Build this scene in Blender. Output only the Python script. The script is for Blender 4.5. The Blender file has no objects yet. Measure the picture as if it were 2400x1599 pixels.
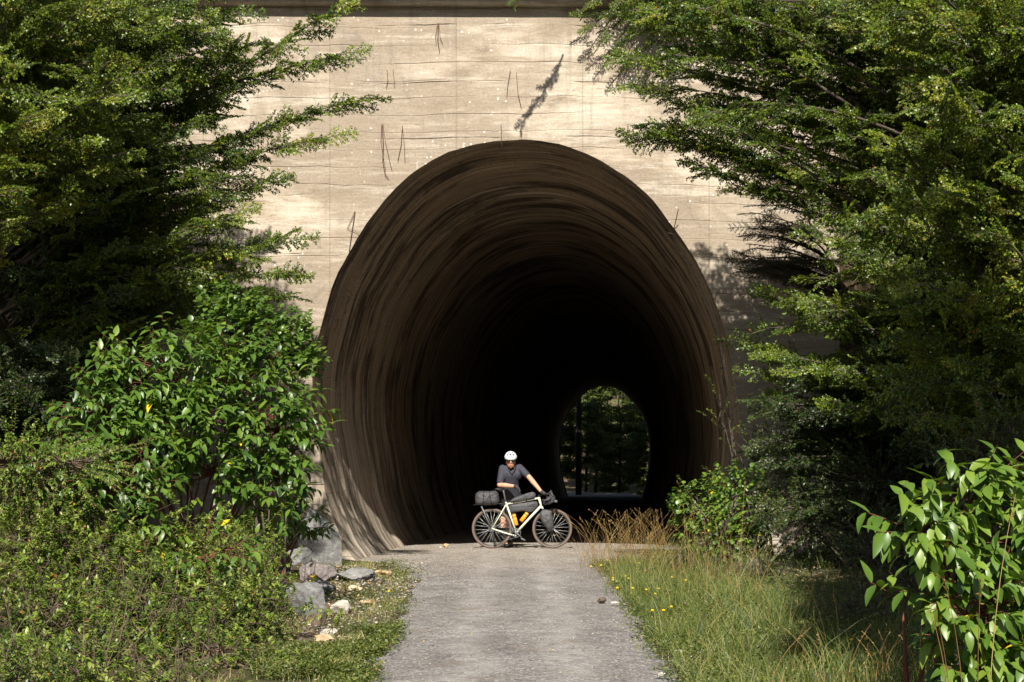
import bpy, bmesh, math, random
import numpy as np
from mathutils import Vector, Matrix, noise
R = math.radians
rng = np.random.default_rng(7); random.seed(7)
scn = bpy.context.scene; COL = scn.collection
# ------------------------------------------------------------ camera
FPX = 4560.0; HC = 1.45; HZ = 1100.0
cam = bpy.data.cameras.new('camera'); camo = bpy.data.objects.new('camera', cam); COL.objects.link(camo)
camo.location = (0, 0, HC); camo.rotation_euler = (R(90), 0, 0)
cam.sensor_width = 36; cam.lens = FPX/2400*36; cam.shift_y = (HZ-799.5)/2400
cam.clip_end = 2000; cam.clip_start = .1
scn.camera = camo
scn.render.resolution_x = 1024; scn.render.resolution_y = 682
# ------------------------------------------------------------ sky, sun, exposure
SUN = Vector((-.06, -1, .88)).normalized()
w = bpy.data.worlds.new("World"); scn.world = w; w.use_nodes = True
nt = w.node_tree; bg = nt.nodes['Background']; sk = nt.nodes.new('ShaderNodeTexSky'); sk.sky_type = 'NISHITA'
sk.sun_disc = False; sk.sun_elevation = math.asin(SUN.z); sk.sun_rotation = math.atan2(SUN.x, SUN.y)
nt.links.new(sk.outputs[0], bg.inputs[0]); bg.inputs[1].default_value = .05
sl = bpy.data.lights.new('sun', 'SUN'); sl.energy = 5.0; sl.angle = R(.55); sl.color = (1, .95, .86)
so = bpy.data.objects.new('sun', sl); COL.objects.link(so); so.rotation_euler = SUN.to_track_quat('Z', 'Y').to_euler(); so.location = (0, -5, 30)
scn.view_settings.view_transform = 'Standard'; scn.view_settings.look = 'None'; scn.view_settings.exposure = .72; scn.view_settings.gamma = 1
scn.cycles.max_bounces = 6; scn.cycles.diffuse_bounces = 3; scn.cycles.glossy_bounces = 2; scn.cycles.transmission_bounces = 3; scn.cycles.transparent_max_bounces = 4
scn.cycles.sample_clamp_indirect = 4; scn.cycles.use_denoising = True

def W(px, py, d):                                   # a point at distance d (metres), full-resolution picture coordinates
    return np.array(((px-1200)/FPX*d, d, HC+(HZ-py)/FPX*d))
def sstep(x): x = np.clip(x, 0, 1); return x*x*(3-2*x)
# ------------------------------------------------------------ mesh accumulator
class MB:
    def __init__(s): s.v = []; s.f = []; s.a = []; s.n = 0; s.mi = []
    def add(s, v, f, a=.5, mi=0):
        v = np.asarray(v, float).reshape(-1, 3); f = np.asarray(f, int)
        if len(v) == 0: return
        s.v.append(v); s.f.append((f+s.n, mi)); s.a.append(np.broadcast_to(np.asarray(a, float), (len(v),)).copy()); s.n += len(v)
    def build(s, name, mat, parent=None, smooth=False):
        me = bpy.data.meshes.new(name)
        if s.n:
            v = np.concatenate(s.v); me.vertices.add(len(v)); me.vertices.foreach_set('co', v.ravel())
            lt = np.concatenate([np.full(len(f), f.shape[1]) for f, _ in s.f]); li = np.concatenate([f.ravel() for f, _ in s.f])
            ms = np.concatenate([np.full(len(f), m) for f, m in s.f])
            me.loops.add(len(li)); me.loops.foreach_set('vertex_index', li)
            me.polygons.add(len(lt)); st = np.concatenate(([0], np.cumsum(lt)[:-1]))
            me.polygons.foreach_set('loop_start', st); me.polygons.foreach_set('loop_total', lt)
            me.polygons.foreach_set('material_index', ms)
            if smooth: me.polygons.foreach_set('use_smooth', np.ones(len(lt), bool))
            at = me.attributes.new('var', 'FLOAT', 'POINT'); at.data.foreach_set('value', np.concatenate(s.a))
            me.update(calc_edges=True); me.validate()
        for m in (mat if isinstance(mat, (list, tuple)) else [mat]): me.materials.append(m)
        return link(name, me, parent)
def link(name, data, parent=None):
    o = bpy.data.objects.new(name, data); COL.objects.link(o)
    if parent is not None:
        o.parent = parent; o.matrix_parent_inverse = Matrix.Translation(-Vector(parent.location))
    return o
def tag(o, label=None, cat=None, group=None, kind=None):
    if label: o['label'] = label
    if cat: o['category'] = cat
    if group: o['group'] = group
    if kind: o['kind'] = kind
    return o
def empty(name, loc, label, cat, group=None):
    o = link(name, None); o.location = Vector([float(c) for c in loc]); o.empty_display_size = .2
    return tag(o, label, cat, group)
def norm(a): a = np.asarray(a, float); return a/np.maximum(np.linalg.norm(a, axis=-1, keepdims=True), 1e-9)
def tube(mb, pts, r, sides=8, cap=True, a=.5, mi=0, flat=1.0):
    pts = np.asarray(pts, float); n = len(pts); r = np.broadcast_to(np.asarray(r, float), (n,))
    t = norm(np.gradient(pts, axis=0)); ref = np.array((0, 0, 1.)) if abs(t[0][2]) < .9 else np.array((0, 1., 0))
    rings = []
    u = norm(np.cross(t[0], ref))
    ang = np.linspace(0, 2*math.pi, sides, endpoint=False)
    for i in range(n):
        u = norm(u-t[i]*np.dot(u, t[i])); w_ = np.cross(t[i], u)
        rings.append(pts[i]+r[i]*(np.cos(ang)[:, None]*u+flat*np.sin(ang)[:, None]*w_))
    v = np.concatenate(rings); f = []
    for i in range(n-1):
        k = np.arange(sides); k2 = (k+1) % sides
        f.append(np.stack([i*sides+k, i*sides+k2, (i+1)*sides+k2, (i+1)*sides+k], 1))
    f = np.concatenate(f); base = mb.n
    mb.add(v, f, a, mi)
    if cap:
        mb.v.append(np.zeros((0, 3))); mb.a.append(np.zeros(0))
        mb.f.append((np.array([base+np.arange(sides)[::-1]]), mi)); mb.f.append((np.array([base+(n-1)*sides+np.arange(sides)]), mi))
def box(mb, lo, hi, a=.5, mi=0, rot=None, org=None):
    x0, y0, z0 = lo; x1, y1, z1 = hi
    v = np.array([(x, y, z) for x in (x0, x1) for y in (y0, y1) for z in (z0, z1)], float)
    if rot is not None: v = (v-org)@np.array(rot).T+org
    mb.add(v, [(0, 1, 3, 2), (4, 6, 7, 5), (0, 4, 5, 1), (2, 3, 7, 6), (0, 2, 6, 4), (1, 5, 7, 3)], a, mi)
def bez(p0, p1, p2, n): t = np.linspace(0, 1, n)[:, None]; return (1-t)**2*np.asarray(p0)+2*t*(1-t)*np.asarray(p1)+t*t*np.asarray(p2)
# ------------------------------------------------------------ materials
def newmat(name):
    m = bpy.data.materials.new(name); m.use_nodes = True; n = m.node_tree
    return m, n, n.nodes['Principled BSDF']
def N(n, t, **kw):
    q = n.nodes.new(t)
    for k, v in kw.items():
        if k == 'inp':
            for a, b in v.items():
                if isinstance(b, bpy.types.NodeSocket): n.links.new(b, q.inputs[a])
                else: q.inputs[a].default_value = b
        else: setattr(q, k, v)
    return q
def ramp(n, fac, stops):
    q = n.nodes.new('ShaderNodeValToRGB'); e = q.color_ramp.elements
    while len(e) < len(stops): e.new(.5)
    for i, (p, c) in enumerate(stops): e[i].position = p; e[i].color = (*c, 1) if len(c) == 3 else c
    n.links.new(fac, q.inputs[0]); return q.outputs[0]
def noisetex(n, vec, scale, detail=4, rough=.55, mapscale=None, dist=0):
    if mapscale:
        mp = N(n, 'ShaderNodeMapping', inp={'Vector': vec}); mp.inputs['Scale'].default_value = mapscale; vec = mp.outputs[0]
    return N(n, 'ShaderNodeTexNoise', inp={'Vector': vec, 'Scale': scale, 'Detail': detail, 'Roughness': rough, 'Distortion': dist}).outputs[0]
def mix(n, fac, a, b, mode='MIX'):
    q = n.nodes.new('ShaderNodeMix'); q.data_type = 'RGBA'; q.blend_type = mode
    for k, v in ((0, fac), (6, a), (7, b)):
        if isinstance(v, bpy.types.NodeSocket): n.links.new(v, q.inputs[k])
        else: q.inputs[k].default_value = v if k == 0 else (*v, 1)
    return q.outputs[2]
def math_(n, op, a, b=None, c=None):
    q = n.nodes.new('ShaderNodeMath'); q.operation = op
    for k, v in enumerate((a, b, c)):
        if v is None: continue
        if isinstance(v, bpy.types.NodeSocket): n.links.new(v, q.inputs[k])
        else: q.inputs[k].default_value = v
    return q.outputs[0]
def bump(n, bsdf, h, s=.3, d=.02):
    b = N(n, 'ShaderNodeBump', inp={'Height': h, 'Strength': s, 'Distance': d}); n.links.new(b.outputs[0], bsdf.inputs['Normal'])
def geo(n): return n.nodes.new('ShaderNodeNewGeometry').outputs['Position']
def plain(name, col, rough=.6, metal=0, spec=.5, nz=.12, scale=30):
    m, n, b = newmat(name); p = n.nodes.new('ShaderNodeTexCoord').outputs['Object']
    f = noisetex(n, p, scale, 4)
    c = ramp(n, f, [(.3, tuple(x*(1-nz) for x in col)), (.7, tuple(min(1, x*(1+nz)) for x in col))])
    n.links.new(c, b.inputs['Base Color']); b.inputs['Roughness'].default_value = rough; b.inputs['Metallic'].default_value = metal
    b.inputs['Specular IOR Level'].default_value = spec
    return m
def leafmat(name, stops, rough=.38, trans=.22, spec=.5, tcol=(1.4, 1.6, .45)):
    m, n, b = newmat(name); at = N(n, 'ShaderNodeAttribute', attribute_name='var').outputs['Fac']
    c = ramp(n, at, stops); n.links.new(c, b.inputs['Base Color'])
    b.inputs['Roughness'].default_value = rough; b.inputs['Specular IOR Level'].default_value = spec
    tr = n.nodes.new('ShaderNodeBsdfTranslucent'); tc = mix(n, 1., c, tcol, 'MULTIPLY'); n.links.new(tc, tr.inputs[0])
    mx = N(n, 'ShaderNodeMixShader'); mx.inputs[0].default_value = trans; n.links.new(b.outputs[0], mx.inputs[1]); n.links.new(tr.outputs[0], mx.inputs[2])
    n.links.new(mx.outputs[0], n.nodes['Material Output'].inputs[0]); return m
M = {}
M['beech_far'] = leafmat('far_leaves', [(0, (.016, .03, .006)), (.6, (.09, .13, .018)), (1, (.20, .24, .03))], .5, .15)
M['beech'] = leafmat('beech_leaves', [(0, (.016, .036, .005)), (.35, (.060, .108, .009)), (.7, (.140, .195, .014)), (.95, (.28, .32, .025)), (.985, (.22, .16, .03)), (1, (.38, .14, .03))], .40, .2, .45)
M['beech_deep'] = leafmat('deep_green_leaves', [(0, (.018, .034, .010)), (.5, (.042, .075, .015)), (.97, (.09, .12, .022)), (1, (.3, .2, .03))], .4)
M['laurel'] = leafmat('broad_leaves', [(0, (.035, .078, .012)), (.5, (.085, .160, .020)), (.93, (.17, .25, .03)), (.97, (.13, .18, .03)), (.985, (.6, .45, .02)), (1, (.7, .5, .02))], .4, .22)
M['round'] = leafmat('round_leaves', [(0, (.06, .12, .022)), (.6, (.11, .18, .03)), (1, (.17, .24, .04))], .33, .3)
M['heath'] = leafmat('heath_leaves', [(0, (.024, .050, .010)), (.5, (.10, .165, .018)), (.9, (.23, .30, .04)), (.98, (.2, .2, .05)), (1, (.35, .14, .04))], .42, .25)
M['weed'] = leafmat('weed_leaves', [(0, (.035, .055, .014)), (.5, (.10, .135, .028)), (.85, (.19, .21, .05)), (1, (.30, .22, .10))], .5, .25)
M['juniper'] = leafmat('dull_leaves', [(0, (.030, .032, .014)), (.6, (.06, .058, .026)), (1, (.11, .09, .04))], .6, .15)
M['grass'] = leafmat('grass_blades', [(0, (.03, .07, .012)), (.35, (.085, .14, .02)), (.6, (.22, .23, .05)), (1, (.48, .36, .16))], .5, .3)
M['straw'] = leafmat('dry_straw', [(0, (.20, .115, .035)), (.6, (.36, .22, .075)), (1, (.52, .38, .16))], .6, .3)
M['flower'] = leafmat('yellow_petals', [(0, (.75, .5, .01)), (1, (.85, .65, .02))], .6, .3)
M['litter'] = leafmat('leaf_litter', [(0, (.10, .05, .025)), (.5, (.2, .12, .06)), (.85, (.42, .31, .2)), (1, (.6, .3, .1))], .6, .1)
M['bark'] = plain('bark', (.085, .065, .048), .85, nz=.5, scale=14)
M['shadebark'] = plain('shaded_bark', (.02, .016, .012), .9, nz=.4)  # shade of the trunks beyond the far mouth put into the bark colour
M['twig'] = plain('pale_twig', (.13, .09, .06), .8, nz=.4, scale=9)
M['redtwig'] = plain('red_twig', (.16, .045, .03), .6, nz=.3, scale=9)
M['rust'] = plain('rusty_steel', (.10, .045, .025), .85, nz=.4, scale=20)
# headwall concrete
def concrete():
    m, n, b = newmat('board_marked_concrete'); P = geo(n)
    sx = N(n, 'ShaderNodeSeparateXYZ', inp={0: P}); X, Y, Z = sx.outputs
    w1 = noisetex(n, P, .35, 3, mapscale=(1, 1, .6)); w2 = noisetex(n, P, 2.2, 4, mapscale=(1, 1, .3))
    zz = math_(n, 'ADD', Z, math_(n, 'ADD', math_(n, 'MULTIPLY', w1, .30), math_(n, 'MULTIPLY', w2, .05)))
    fr = math_(n, 'FRACT', math_(n, 'DIVIDE', zz, .272)); d = math_(n, 'ABSOLUTE', math_(n, 'SUBTRACT', fr, .5))     # .5 at the joint
    bid = math_(n, 'FLOOR', math_(n, 'DIVIDE', zz, .272))
    wn = N(n, 'ShaderNodeTexWhiteNoise', noise_dimensions='1D'); n.links.new(bid, wn.inputs['W'])
    brk = noisetex(n, P, 1.6, 5, .65, mapscale=(1, 1, 3)); 
    thin = ramp(n, math_(n, 'ADD', d, math_(n, 'MULTIPLY', math_(n, 'SUBTRACT', brk, .5), .045)), [(.466, (0,)*3), (.492, (1,)*3)])
    jm = math_(n, 'MULTIPLY', thin, ramp(n, noisetex(n, P, .9, 3, mapscale=(.5, 1, 2.5)), [(.42, (.0,)*3), (.62, (.9,)*3)]))
    # every fifth joint is a strong lift line
    fr5 = math_(n, 'FRACT', math_(n, 'DIVIDE', math_(n, 'ADD', zz, .38), .885)); d5 = math_(n, 'ABSOLUTE', math_(n, 'SUBTRACT', fr5, .5))
    lift = ramp(n, math_(n, 'ADD', d5, math_(n, 'MULTIPLY', math_(n, 'SUBTRACT', brk, .5), .02)), [(.484, (0,)*3), (.496, (1,)*3)])
    lift = math_(n, 'MULTIPLY', lift, ramp(n, noisetex(n, P, 1.1, 3, mapscale=(1, 1, .1)), [(.44, (.0,)*3), (.6, (.85,)*3)]))
    # vertical formwork joints
    vx = math_(n, 'ABSOLUTE', math_(n, 'SUBTRACT', math_(n, 'FRACT', math_(n, 'DIVIDE', math_(n, 'ADD', X, .86), 1.95)), .5))
    vj = math_(n, 'MULTIPLY', ramp(n, vx, [(.493, (0,)*3), (.498, (1,)*3)]), .45)
    base = ramp(n, noisetex(n, P, 1.1, 9, .68, mapscale=(.6, 1, 2.2), dist=.5), [(.36, (.27, .21, .15)), (.45, (.44, .36, .265)), (.54, (.59, .50, .385)), (.64, (.64, .57, .47))])
    base = mix(n, math_(n, 'MULTIPLY', wn.outputs[0], .5), base, (.38, .31, .235))
    big = ramp(n, noisetex(n, P, .42, 6, .6, mapscale=(.8, 1, 1.4), dist=.6), [(.44, (0,)*3), (.52, (.85,)*3)])
    base = mix(n, big, base, (.34, .275, .205), 'MIX')
    hi = ramp(n, noisetex(n, P, 1.6, 9, .72, mapscale=(.35, 1, 3.2)), [(.52, (0,)*3), (.62, (.45,)*3)])
    base = mix(n, hi, base, (.70, .63, .52))
    # thin grey-brown water streaks
    st = ramp(n, noisetex(n, P, 3.2, 6, .7, mapscale=(1, 1, 8)), [(.55, (0,)*3), (.68, (.6,)*3)])
    base = mix(n, st, base, (.24, .19, .145))
    gp_ = ramp(n, noisetex(n, P, .8, 8, .75, dist=1.), [(.57, (0,)*3), (.66, (.55,)*3)]); base = mix(n, gp_, base, (.22, .185, .15))
    # grime near the base of the wall, by ground splash
    low = N(n, 'ShaderNodeMapRange', inp={0: Z, 1: 0., 2: 3.2, 3: .65, 4: 0}).outputs[0]
    base = mix(n, math_(n, 'MULTIPLY', low, ramp(n, noisetex(n, P, 1.7, 5, .6), [(.35, (.3,)*3), (.6, (1,)*3)])), base, (.31, .27, .225))
    # rain streaks from the coping
    rs = ramp(n, noisetex(n, P, 3.4, 6, .65, mapscale=(1.8, 1, .12)), [(.52, (0,)*3), (.66, (.55,)*3)]); hz_ = N(n, 'ShaderNodeMapRange', inp={0: Z, 1: 4.5, 2: 8.6, 3: .15, 4: 1.}).outputs[0]
    base = mix(n, math_(n, 'MULTIPLY', rs, hz_), base, (.26, .215, .17))
    # lime drips and spatter
    dr = ramp(n, noisetex(n, P, 5.5, 4, .6, mapscale=(1.6, 1, .22)), [(.665, (0,)*3), (.72, (.85,)*3)])
    dm = ramp(n, noisetex(n, P, .7, 2), [(.47, (0,)*3), (.6, (1,)*3)])
    base = mix(n, math_(n, 'MULTIPLY', dr, dm), base, (.78, .75, .69))
    vo = N(n, 'ShaderNodeTexVoronoi', inp={'Vector': P, 'Scale': 9.5}); sp = ramp(n, vo.outputs['Distance'], [(.09, (1,)*3), (.16, (0,)*3)])
    sm = ramp(n, noisetex(n, P, 1.2, 4, .7), [(.50, (0,)*3), (.57, (1,)*3)])
    base = mix(n, math_(n, 'MULTIPLY', sp, sm), base, (.8, .77, .7))
    dark = (.13, .095, .07)
    base = mix(n, math_(n, 'MULTIPLY', jm, .42), base, (.2, .15, .11)); base = mix(n, math_(n, 'MULTIPLY', lift, .6), base, (.12, .09, .07)); base = mix(n, vj, base, (.2, .15, .11))
    gr = noisetex(n, P, 26, 8, .8); base = mix(n, .6, base, ramp(n, gr, [(.36, (.6,)*3), (.6, (1.05,)*3)]), 'MULTIPLY')
    n.links.new(base, b.inputs['Base Color']); b.inputs['Roughness'].default_value = .9; b.inputs['Specular IOR Level'].default_value = .2
    h = math_(n, 'SUBTRACT', math_(n, 'ADD', math_(n, 'MULTIPLY', gr, .5), math_(n, 'MULTIPLY', noisetex(n, P, 6, 4, mapscale=(.6, 1, 2)), .8)), math_(n, 'ADD', jm, math_(n, 'MULTIPLY', lift, 1.5)))
    bump(n, b, h, .8, .016); return m
M['conc'] = concrete()
def lining():
    m, n, b = newmat('stained_lining'); P = geo(n); uv = N(n, 'ShaderNodeAttribute', attribute_name='var')
    uvn = n.nodes.new('ShaderNodeUVMap'); uvn.uv_map = 'UVMap'; U = uvn.outputs[0]          # (arc metres, depth metres)
    s = N(n, 'ShaderNodeSeparateXYZ', inp={0: U}); S, T, _ = s.outputs
    st = noisetex(n, U, 1.0, 7, .68, mapscale=(.20, 4.6, 1), dist=.12); st2 = noisetex(n, U, 1.0, 5, .6, mapscale=(.10, 9., 1))
    big = noisetex(n, U, .8, 8, .7, mapscale=(.4, 1.3, 1))
    c = ramp(n, st, [(.34, (.13, .09, .055)), (.45, (.30, .22, .135)), (.56, (.42, .32, .21)), (.68, (.56, .46, .34))])
    c = mix(n, .22, c, ramp(n, st2, [(.4, (.10, .08, .06)), (.6, (.42, .35, .27))]))
    c = mix(n, ramp(n, big, [(.49, (0,)*3), (.57, (.85,)*3)]), c, (.045, .032, .023))
    c = mix(n, .8, c, ramp(n, noisetex(n, P, 22, 8, .8), [(.38, (.5,)*3), (.6, (1.1,)*3)]), 'MULTIPLY')
    c = mix(n, ramp(n, noisetex(n, U, 1.0, 4, .6, mapscale=(.3, 6, 1)), [(.58, (0,)*3), (.66, (.7,)*3)]), c, (.56, .49, .40))
    # paler colour put in to brighten the sunlit foot, fading upward and inward
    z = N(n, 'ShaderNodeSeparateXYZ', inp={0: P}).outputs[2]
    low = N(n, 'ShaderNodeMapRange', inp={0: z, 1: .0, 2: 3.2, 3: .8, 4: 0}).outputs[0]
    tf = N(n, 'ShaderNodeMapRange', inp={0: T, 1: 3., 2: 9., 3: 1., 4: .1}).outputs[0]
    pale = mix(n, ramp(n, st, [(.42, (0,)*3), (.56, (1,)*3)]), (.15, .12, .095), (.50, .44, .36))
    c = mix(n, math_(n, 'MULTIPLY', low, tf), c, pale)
    wob = math_(n, 'MULTIPLY', noisetex(n, U, 2.0, 3), .16)
    fr = math_(n, 'ABSOLUTE', math_(n, 'SUBTRACT', math_(n, 'FRACT', math_(n, 'DIVIDE', math_(n, 'ADD', S, wob), .235)), .5))
    ln = math_(n, 'MULTIPLY', ramp(n, fr, [(.46, (0,)*3), (.488, (1,)*3)]), ramp(n, noisetex(n, U, 2.5, 3), [(.47, (0,)*3), (.6, (.8,)*3)]))
    ln = math_(n, 'MULTIPLY', ln, N(n, 'ShaderNodeMapRange', inp={0: z, 1: 2.5, 2: 5.5, 3: 1., 4: .7}).outputs[0])
    ln = math_(n, 'MULTIPLY', ln, N(n, 'ShaderNodeMapRange', inp={0: T, 1: .5, 2: 6., 3: 1., 4: 0.}).outputs[0])
    c = mix(n, ln, c, (.05, .04, .03))
    n.links.new(c, b.inputs['Base Color']); b.inputs['Roughness'].default_value = .88; b.inputs['Specular IOR Level'].default_value = .25
    bump(n, b, math_(n, 'SUBTRACT', math_(n, 'ADD', math_(n, 'MULTIPLY', st, .5), noisetex(n, P, 30, 4)), ln), .6, .015); return m
M['lining'] = lining()
def soil():
    m, n, b = newmat('soil'); P = geo(n)
    c = ramp(n, noisetex(n, P, 1.2, 8, .65), [(.3, (.05, .035, .022)), (.5, (.115, .085, .052)), (.7, (.21, .165, .11))])
    c = mix(n, ramp(n, noisetex(n, P, .9, 5, .6), [(.48, (0,)*3), (.6, (.7,)*3)]), c, (.05, .075, .02))
    c = mix(n, .5, c, ramp(n, noisetex(n, P, 45, 4, .7), [(.35, (.45,)*3), (.7, (1.2,)*3)]), 'MULTIPLY')
    n.links.new(c, b.inputs['Base Color']); b.inputs['Roughness'].default_value = .95; b.inputs['Specular IOR Level'].default_value = .15
    bump(n, b, noisetex(n, P, 20, 6, .7), .8, .05); return m
M['soil'] = soil()
def gravel():
    m, n, b = newmat('gravel'); P = geo(n)
    c = ramp(n, noisetex(n, P, 1.1, 6, .6, mapscale=(1, .5, 1)), [(.35, (.25, .228, .212)), (.65, (.37, .345, .32))])
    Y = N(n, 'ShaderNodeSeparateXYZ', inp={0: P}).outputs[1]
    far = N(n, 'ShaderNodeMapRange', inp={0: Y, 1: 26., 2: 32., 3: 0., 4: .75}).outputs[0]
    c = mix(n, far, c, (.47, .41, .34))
    vo = N(n, 'ShaderNodeTexVoronoi', inp={'Vector': P, 'Scale': 62.}); g = ramp(n, N(n, 'ShaderNodeSeparateColor', inp={0: vo.outputs['Color']}).outputs[0], [(0, (.45,)*3), (.55, (.85,)*3), (.9, (1.15,)*3), (1, (1.9,)*3)])
    c = mix(n, 1., c, g, 'MULTIPLY')
    v2 = N(n, 'ShaderNodeTexVoronoi', inp={'Vector': P, 'Scale': 21.}); s2 = ramp(n, v2.outputs['Distance'], [(.10, (1,)*3), (.17, (0,)*3)])
    c = mix(n, math_(n, 'MULTIPLY', s2, ramp(n, noisetex(n, P, 9, 2), [(.5, (0,)*3), (.6, (.8,)*3)])), c, (.52, .46, .38))
    c = mix(n, .75, c, ramp(n, noisetex(n, P, 4, 8, .8), [(.38, (.6,)*3), (.62, (1.12,)*3)]), 'MULTIPLY')
    sx_ = N(n, 'ShaderNodeSeparateXYZ', inp={0: P}).outputs[0]; wx = math_(n, 'ADD', sx_, math_(n, 'MULTIPLY', noisetex(n, P, .6, 3), .5))
    for x0 in (-.12, .72):      # two faint wheel lines where the fine dust is packed
        tk = ramp(n, math_(n, 'ABSOLUTE', math_(n, 'SUBTRACT', wx, x0)), [(.05, (.5,)*3), (.26, (0,)*3)]); c = mix(n, math_(n, 'MULTIPLY', tk, ramp(n, noisetex(n, P, 3, 5, .7), [(.4, (.2,)*3), (.6, (1,)*3)])), c, (.43, .40, .37))
    c = mix(n, ramp(n, noisetex(n, P, 1.6, 6, .7), [(.56, (0,)*3), (.66, (.5,)*3)]), c, (.22, .175, .13))
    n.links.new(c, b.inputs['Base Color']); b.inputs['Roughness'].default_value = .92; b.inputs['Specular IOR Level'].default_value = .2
    bump(n, b, math_(n, 'ADD', vo.outputs['Distance'], math_(n, 'MULTIPLY', noisetex(n, P, 9, 6, .7), 2.)), .9, .012); return m
M['gravel'] = gravel()
def rockmat(name, a, c_, s=3.):
    m, n, b = newmat(name); P = geo(n)
    c = ramp(n, noisetex(n, P, s, 8, .65, dist=.6), [(.35, a), (.65, c_)])
    c = mix(n, .6, c, ramp(n, noisetex(n, P, s*9, 5, .7), [(.35, (.55,)*3), (.65, (1.1,)*3)]), 'MULTIPLY')
    n.links.new(c, b.inputs['Base Color']); b.inputs['Roughness'].default_value = .85; bump(n, b, noisetex(n, P, s*5, 7, .7), .9, .03); return m
M['rock_grey'] = rockmat('grey_rock', (.09, .092, .09), (.30, .29, .275)); M['rock_pink'] = rockmat('pinkish_rock', (.18, .15, .14), (.40, .34, .32))
M['rock_yellow'] = rockmat('ochre_rock', (.42, .26, .11), (.72, .58, .38)); M['rock_white'] = rockmat('pale_rock', (.45, .40, .32), (.70, .66, .58)); M['rock_brown'] = rockmat('brown_rock', (.09, .06, .045), (.2, .14, .1))
# ------------------------------------------------------------ tunnel geometry
YP = 30.0; YE = 102.0; TL = YE-YP
pp = [(853,1338),(835,1310),(810,1276),(789,1229),(768,1166),(751,1060),(738,985),(735,930),(737,850),(750,785),(785,663),(816,602),(867,520),(918,455),(989,393),(1081,350),(1173,333),(1265,333),(1346,352),(1428,393),(1510,454),(1571,530),(1622,602),(1663,683),(1693,765),(1714,867),(1729,969),(1731,1040),(1722,1130),(1703,1210),(1680,1275),(1655,1338)]
prof = np.array([((x-1200)/152., HC+(HZ-y)/152.) for x, y in pp])
inn = np.array([(-1.9, -.12), (-2.1, .6), (-2.28, 1.5), (-2.35, 2.5), (-2.28, 3.3), (-2.05, 4.1), (-1.65, 4.8), (-1.0, 5.45), (-.5, 5.72), (0, 5.8)])
inn = np.concatenate([inn, inn[-2::-1]*np.array([-1, 1])])
def resample(p, n):
    q = [p[0]]
    for i in range(len(p)-1):
        a = p[max(i-1, 0)]; b_ = p[i]; c = p[i+1]; d = p[min(i+2, len(p)-1)]
        for t in (.25, .5, .75, 1.): q.append(.5*((2*b_)+(-a+c)*t+(2*a-5*b_+4*c-d)*t*t+(-a+3*b_-3*c+d)*t**3))
    q = np.array(q); L = np.concatenate(([0], np.cumsum(np.linalg.norm(np.diff(q, axis=0), axis=1)))); s = np.linspace(0, L[-1], n)
    return np.stack([np.interp(s, L, q[:, 0]), np.interp(s, L, q[:, 1])], 1), L[-1]
NS = 120
PR, LP = resample(prof, NS); IN, _ = resample(inn, NS)
def axis(t): return .0638*t
def flare(t): return sstep((t-2.)/26.)
ts = np.concatenate([np.arange(0, 9, .05), np.arange(9, TL+.01, .75)]); ts[-1] = TL
sv = np.linspace(0, LP, NS)
CH = np.array([.018+.02*abs(noise.noise((s_*1.7, 5, 0)))+.012*noise.noise((s_*9, 8, 0)) for s_ in sv])
verts = []; r2 = np.random.default_rng(3)
ridge = np.zeros(len(ts))
for k in range(26):
    c = r2.uniform(.3, 8.6); wd = r2.uniform(.05, .16); a = r2.uniform(.004, .038)*r2.choice([1, 1, -1]); ridge += a*np.exp(-((ts-c)/wd)**2)
for i, t in enumerate(ts):
    f = flare(t); p = PR*(1-f)+(IN+np.array([.26, 0]))*f
    p = p+np.array([axis(t), 0]); c = p.mean(0); nrm = norm(p-c)
    if i == 0: p = p+nrm*CH[:, None]
    nz = np.array([noise.noise((s*.35, t*1.5, 3.)) for s in sv]) if t < 9 else 0
    off = -(ridge[i]*(1 if t > 0 else 0)+.014*nz*(t > .01))
    p = p+nrm*np.asarray(off)[..., None] if np.ndim(off) else p+nrm*off
    verts.append(np.column_stack([p[:, 0], np.full(NS, YP+t), p[:, 1]]))
V = np.concatenate(verts); nt_ = len(ts)
ii, jj = np.meshgrid(np.arange(nt_-1), np.arange(NS-1), indexing='ij'); ii = ii.ravel(); jj = jj.ravel()
F = np.stack([ii*NS+jj, ii*NS+jj+1, (ii+1)*NS+jj+1, (ii+1)*NS+jj], 1)
portal = empty('tunnel_portal', (0.24, YP, 0), 'cream board marked concrete tunnel portal with a tall horseshoe opening and cornice', 'tunnel')
mb = MB(); mb.add(V, F); lo = mb.build('lining', M['lining'], portal, smooth=True)
me = lo.data; uvl = me.uv_layers.new(name='UVMap'); li = np.empty(len(me.loops), int); me.loops.foreach_get('vertex_index', li)
uvv = np.stack([np.tile(sv, nt_), np.repeat(ts, NS)], 1); uvl.data.foreach_set('uv', uvv[li].astype(np.float32).ravel())
def wall_with_hole(name, outer, hole, y0, y1, mat, parent):
    bm = bmesh.new()
    def ring(pts, y): return [bm.verts.new((p[0], y, p[1])) for p in pts]
    # outline: outer rect (open at the bottom through the doorway) as one loop
    loop = outer+list(map(tuple, hole[::-1]))
    a = ring(loop, y0); b = ring(loop, y1)
    for r_ in (a, b):
        es = [bm.edges.new((r_[i], r_[(i+1) % len(r_)])) for i in range(len(r_))]
        bmesh.ops.triangle_fill(bm, edges=es, use_beauty=True)
    for i in range(len(loop)):
        j = (i+1) % len(loop)
        if i >= len(outer) and j >= len(outer): continue      # the lining closes the opening itself
        bm.faces.new((a[i], a[j], b[j], b[i]))
    bmesh.ops.recalc_face_normals(bm, faces=bm.faces)
    me = bpy.data.meshes.new(name); bm.to_mesh(me); bm.free(); me.materials.append(mat)
    return link(name, me, parent)
XL, XR, ZT = -5.62, 5.05, 8.57
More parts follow.
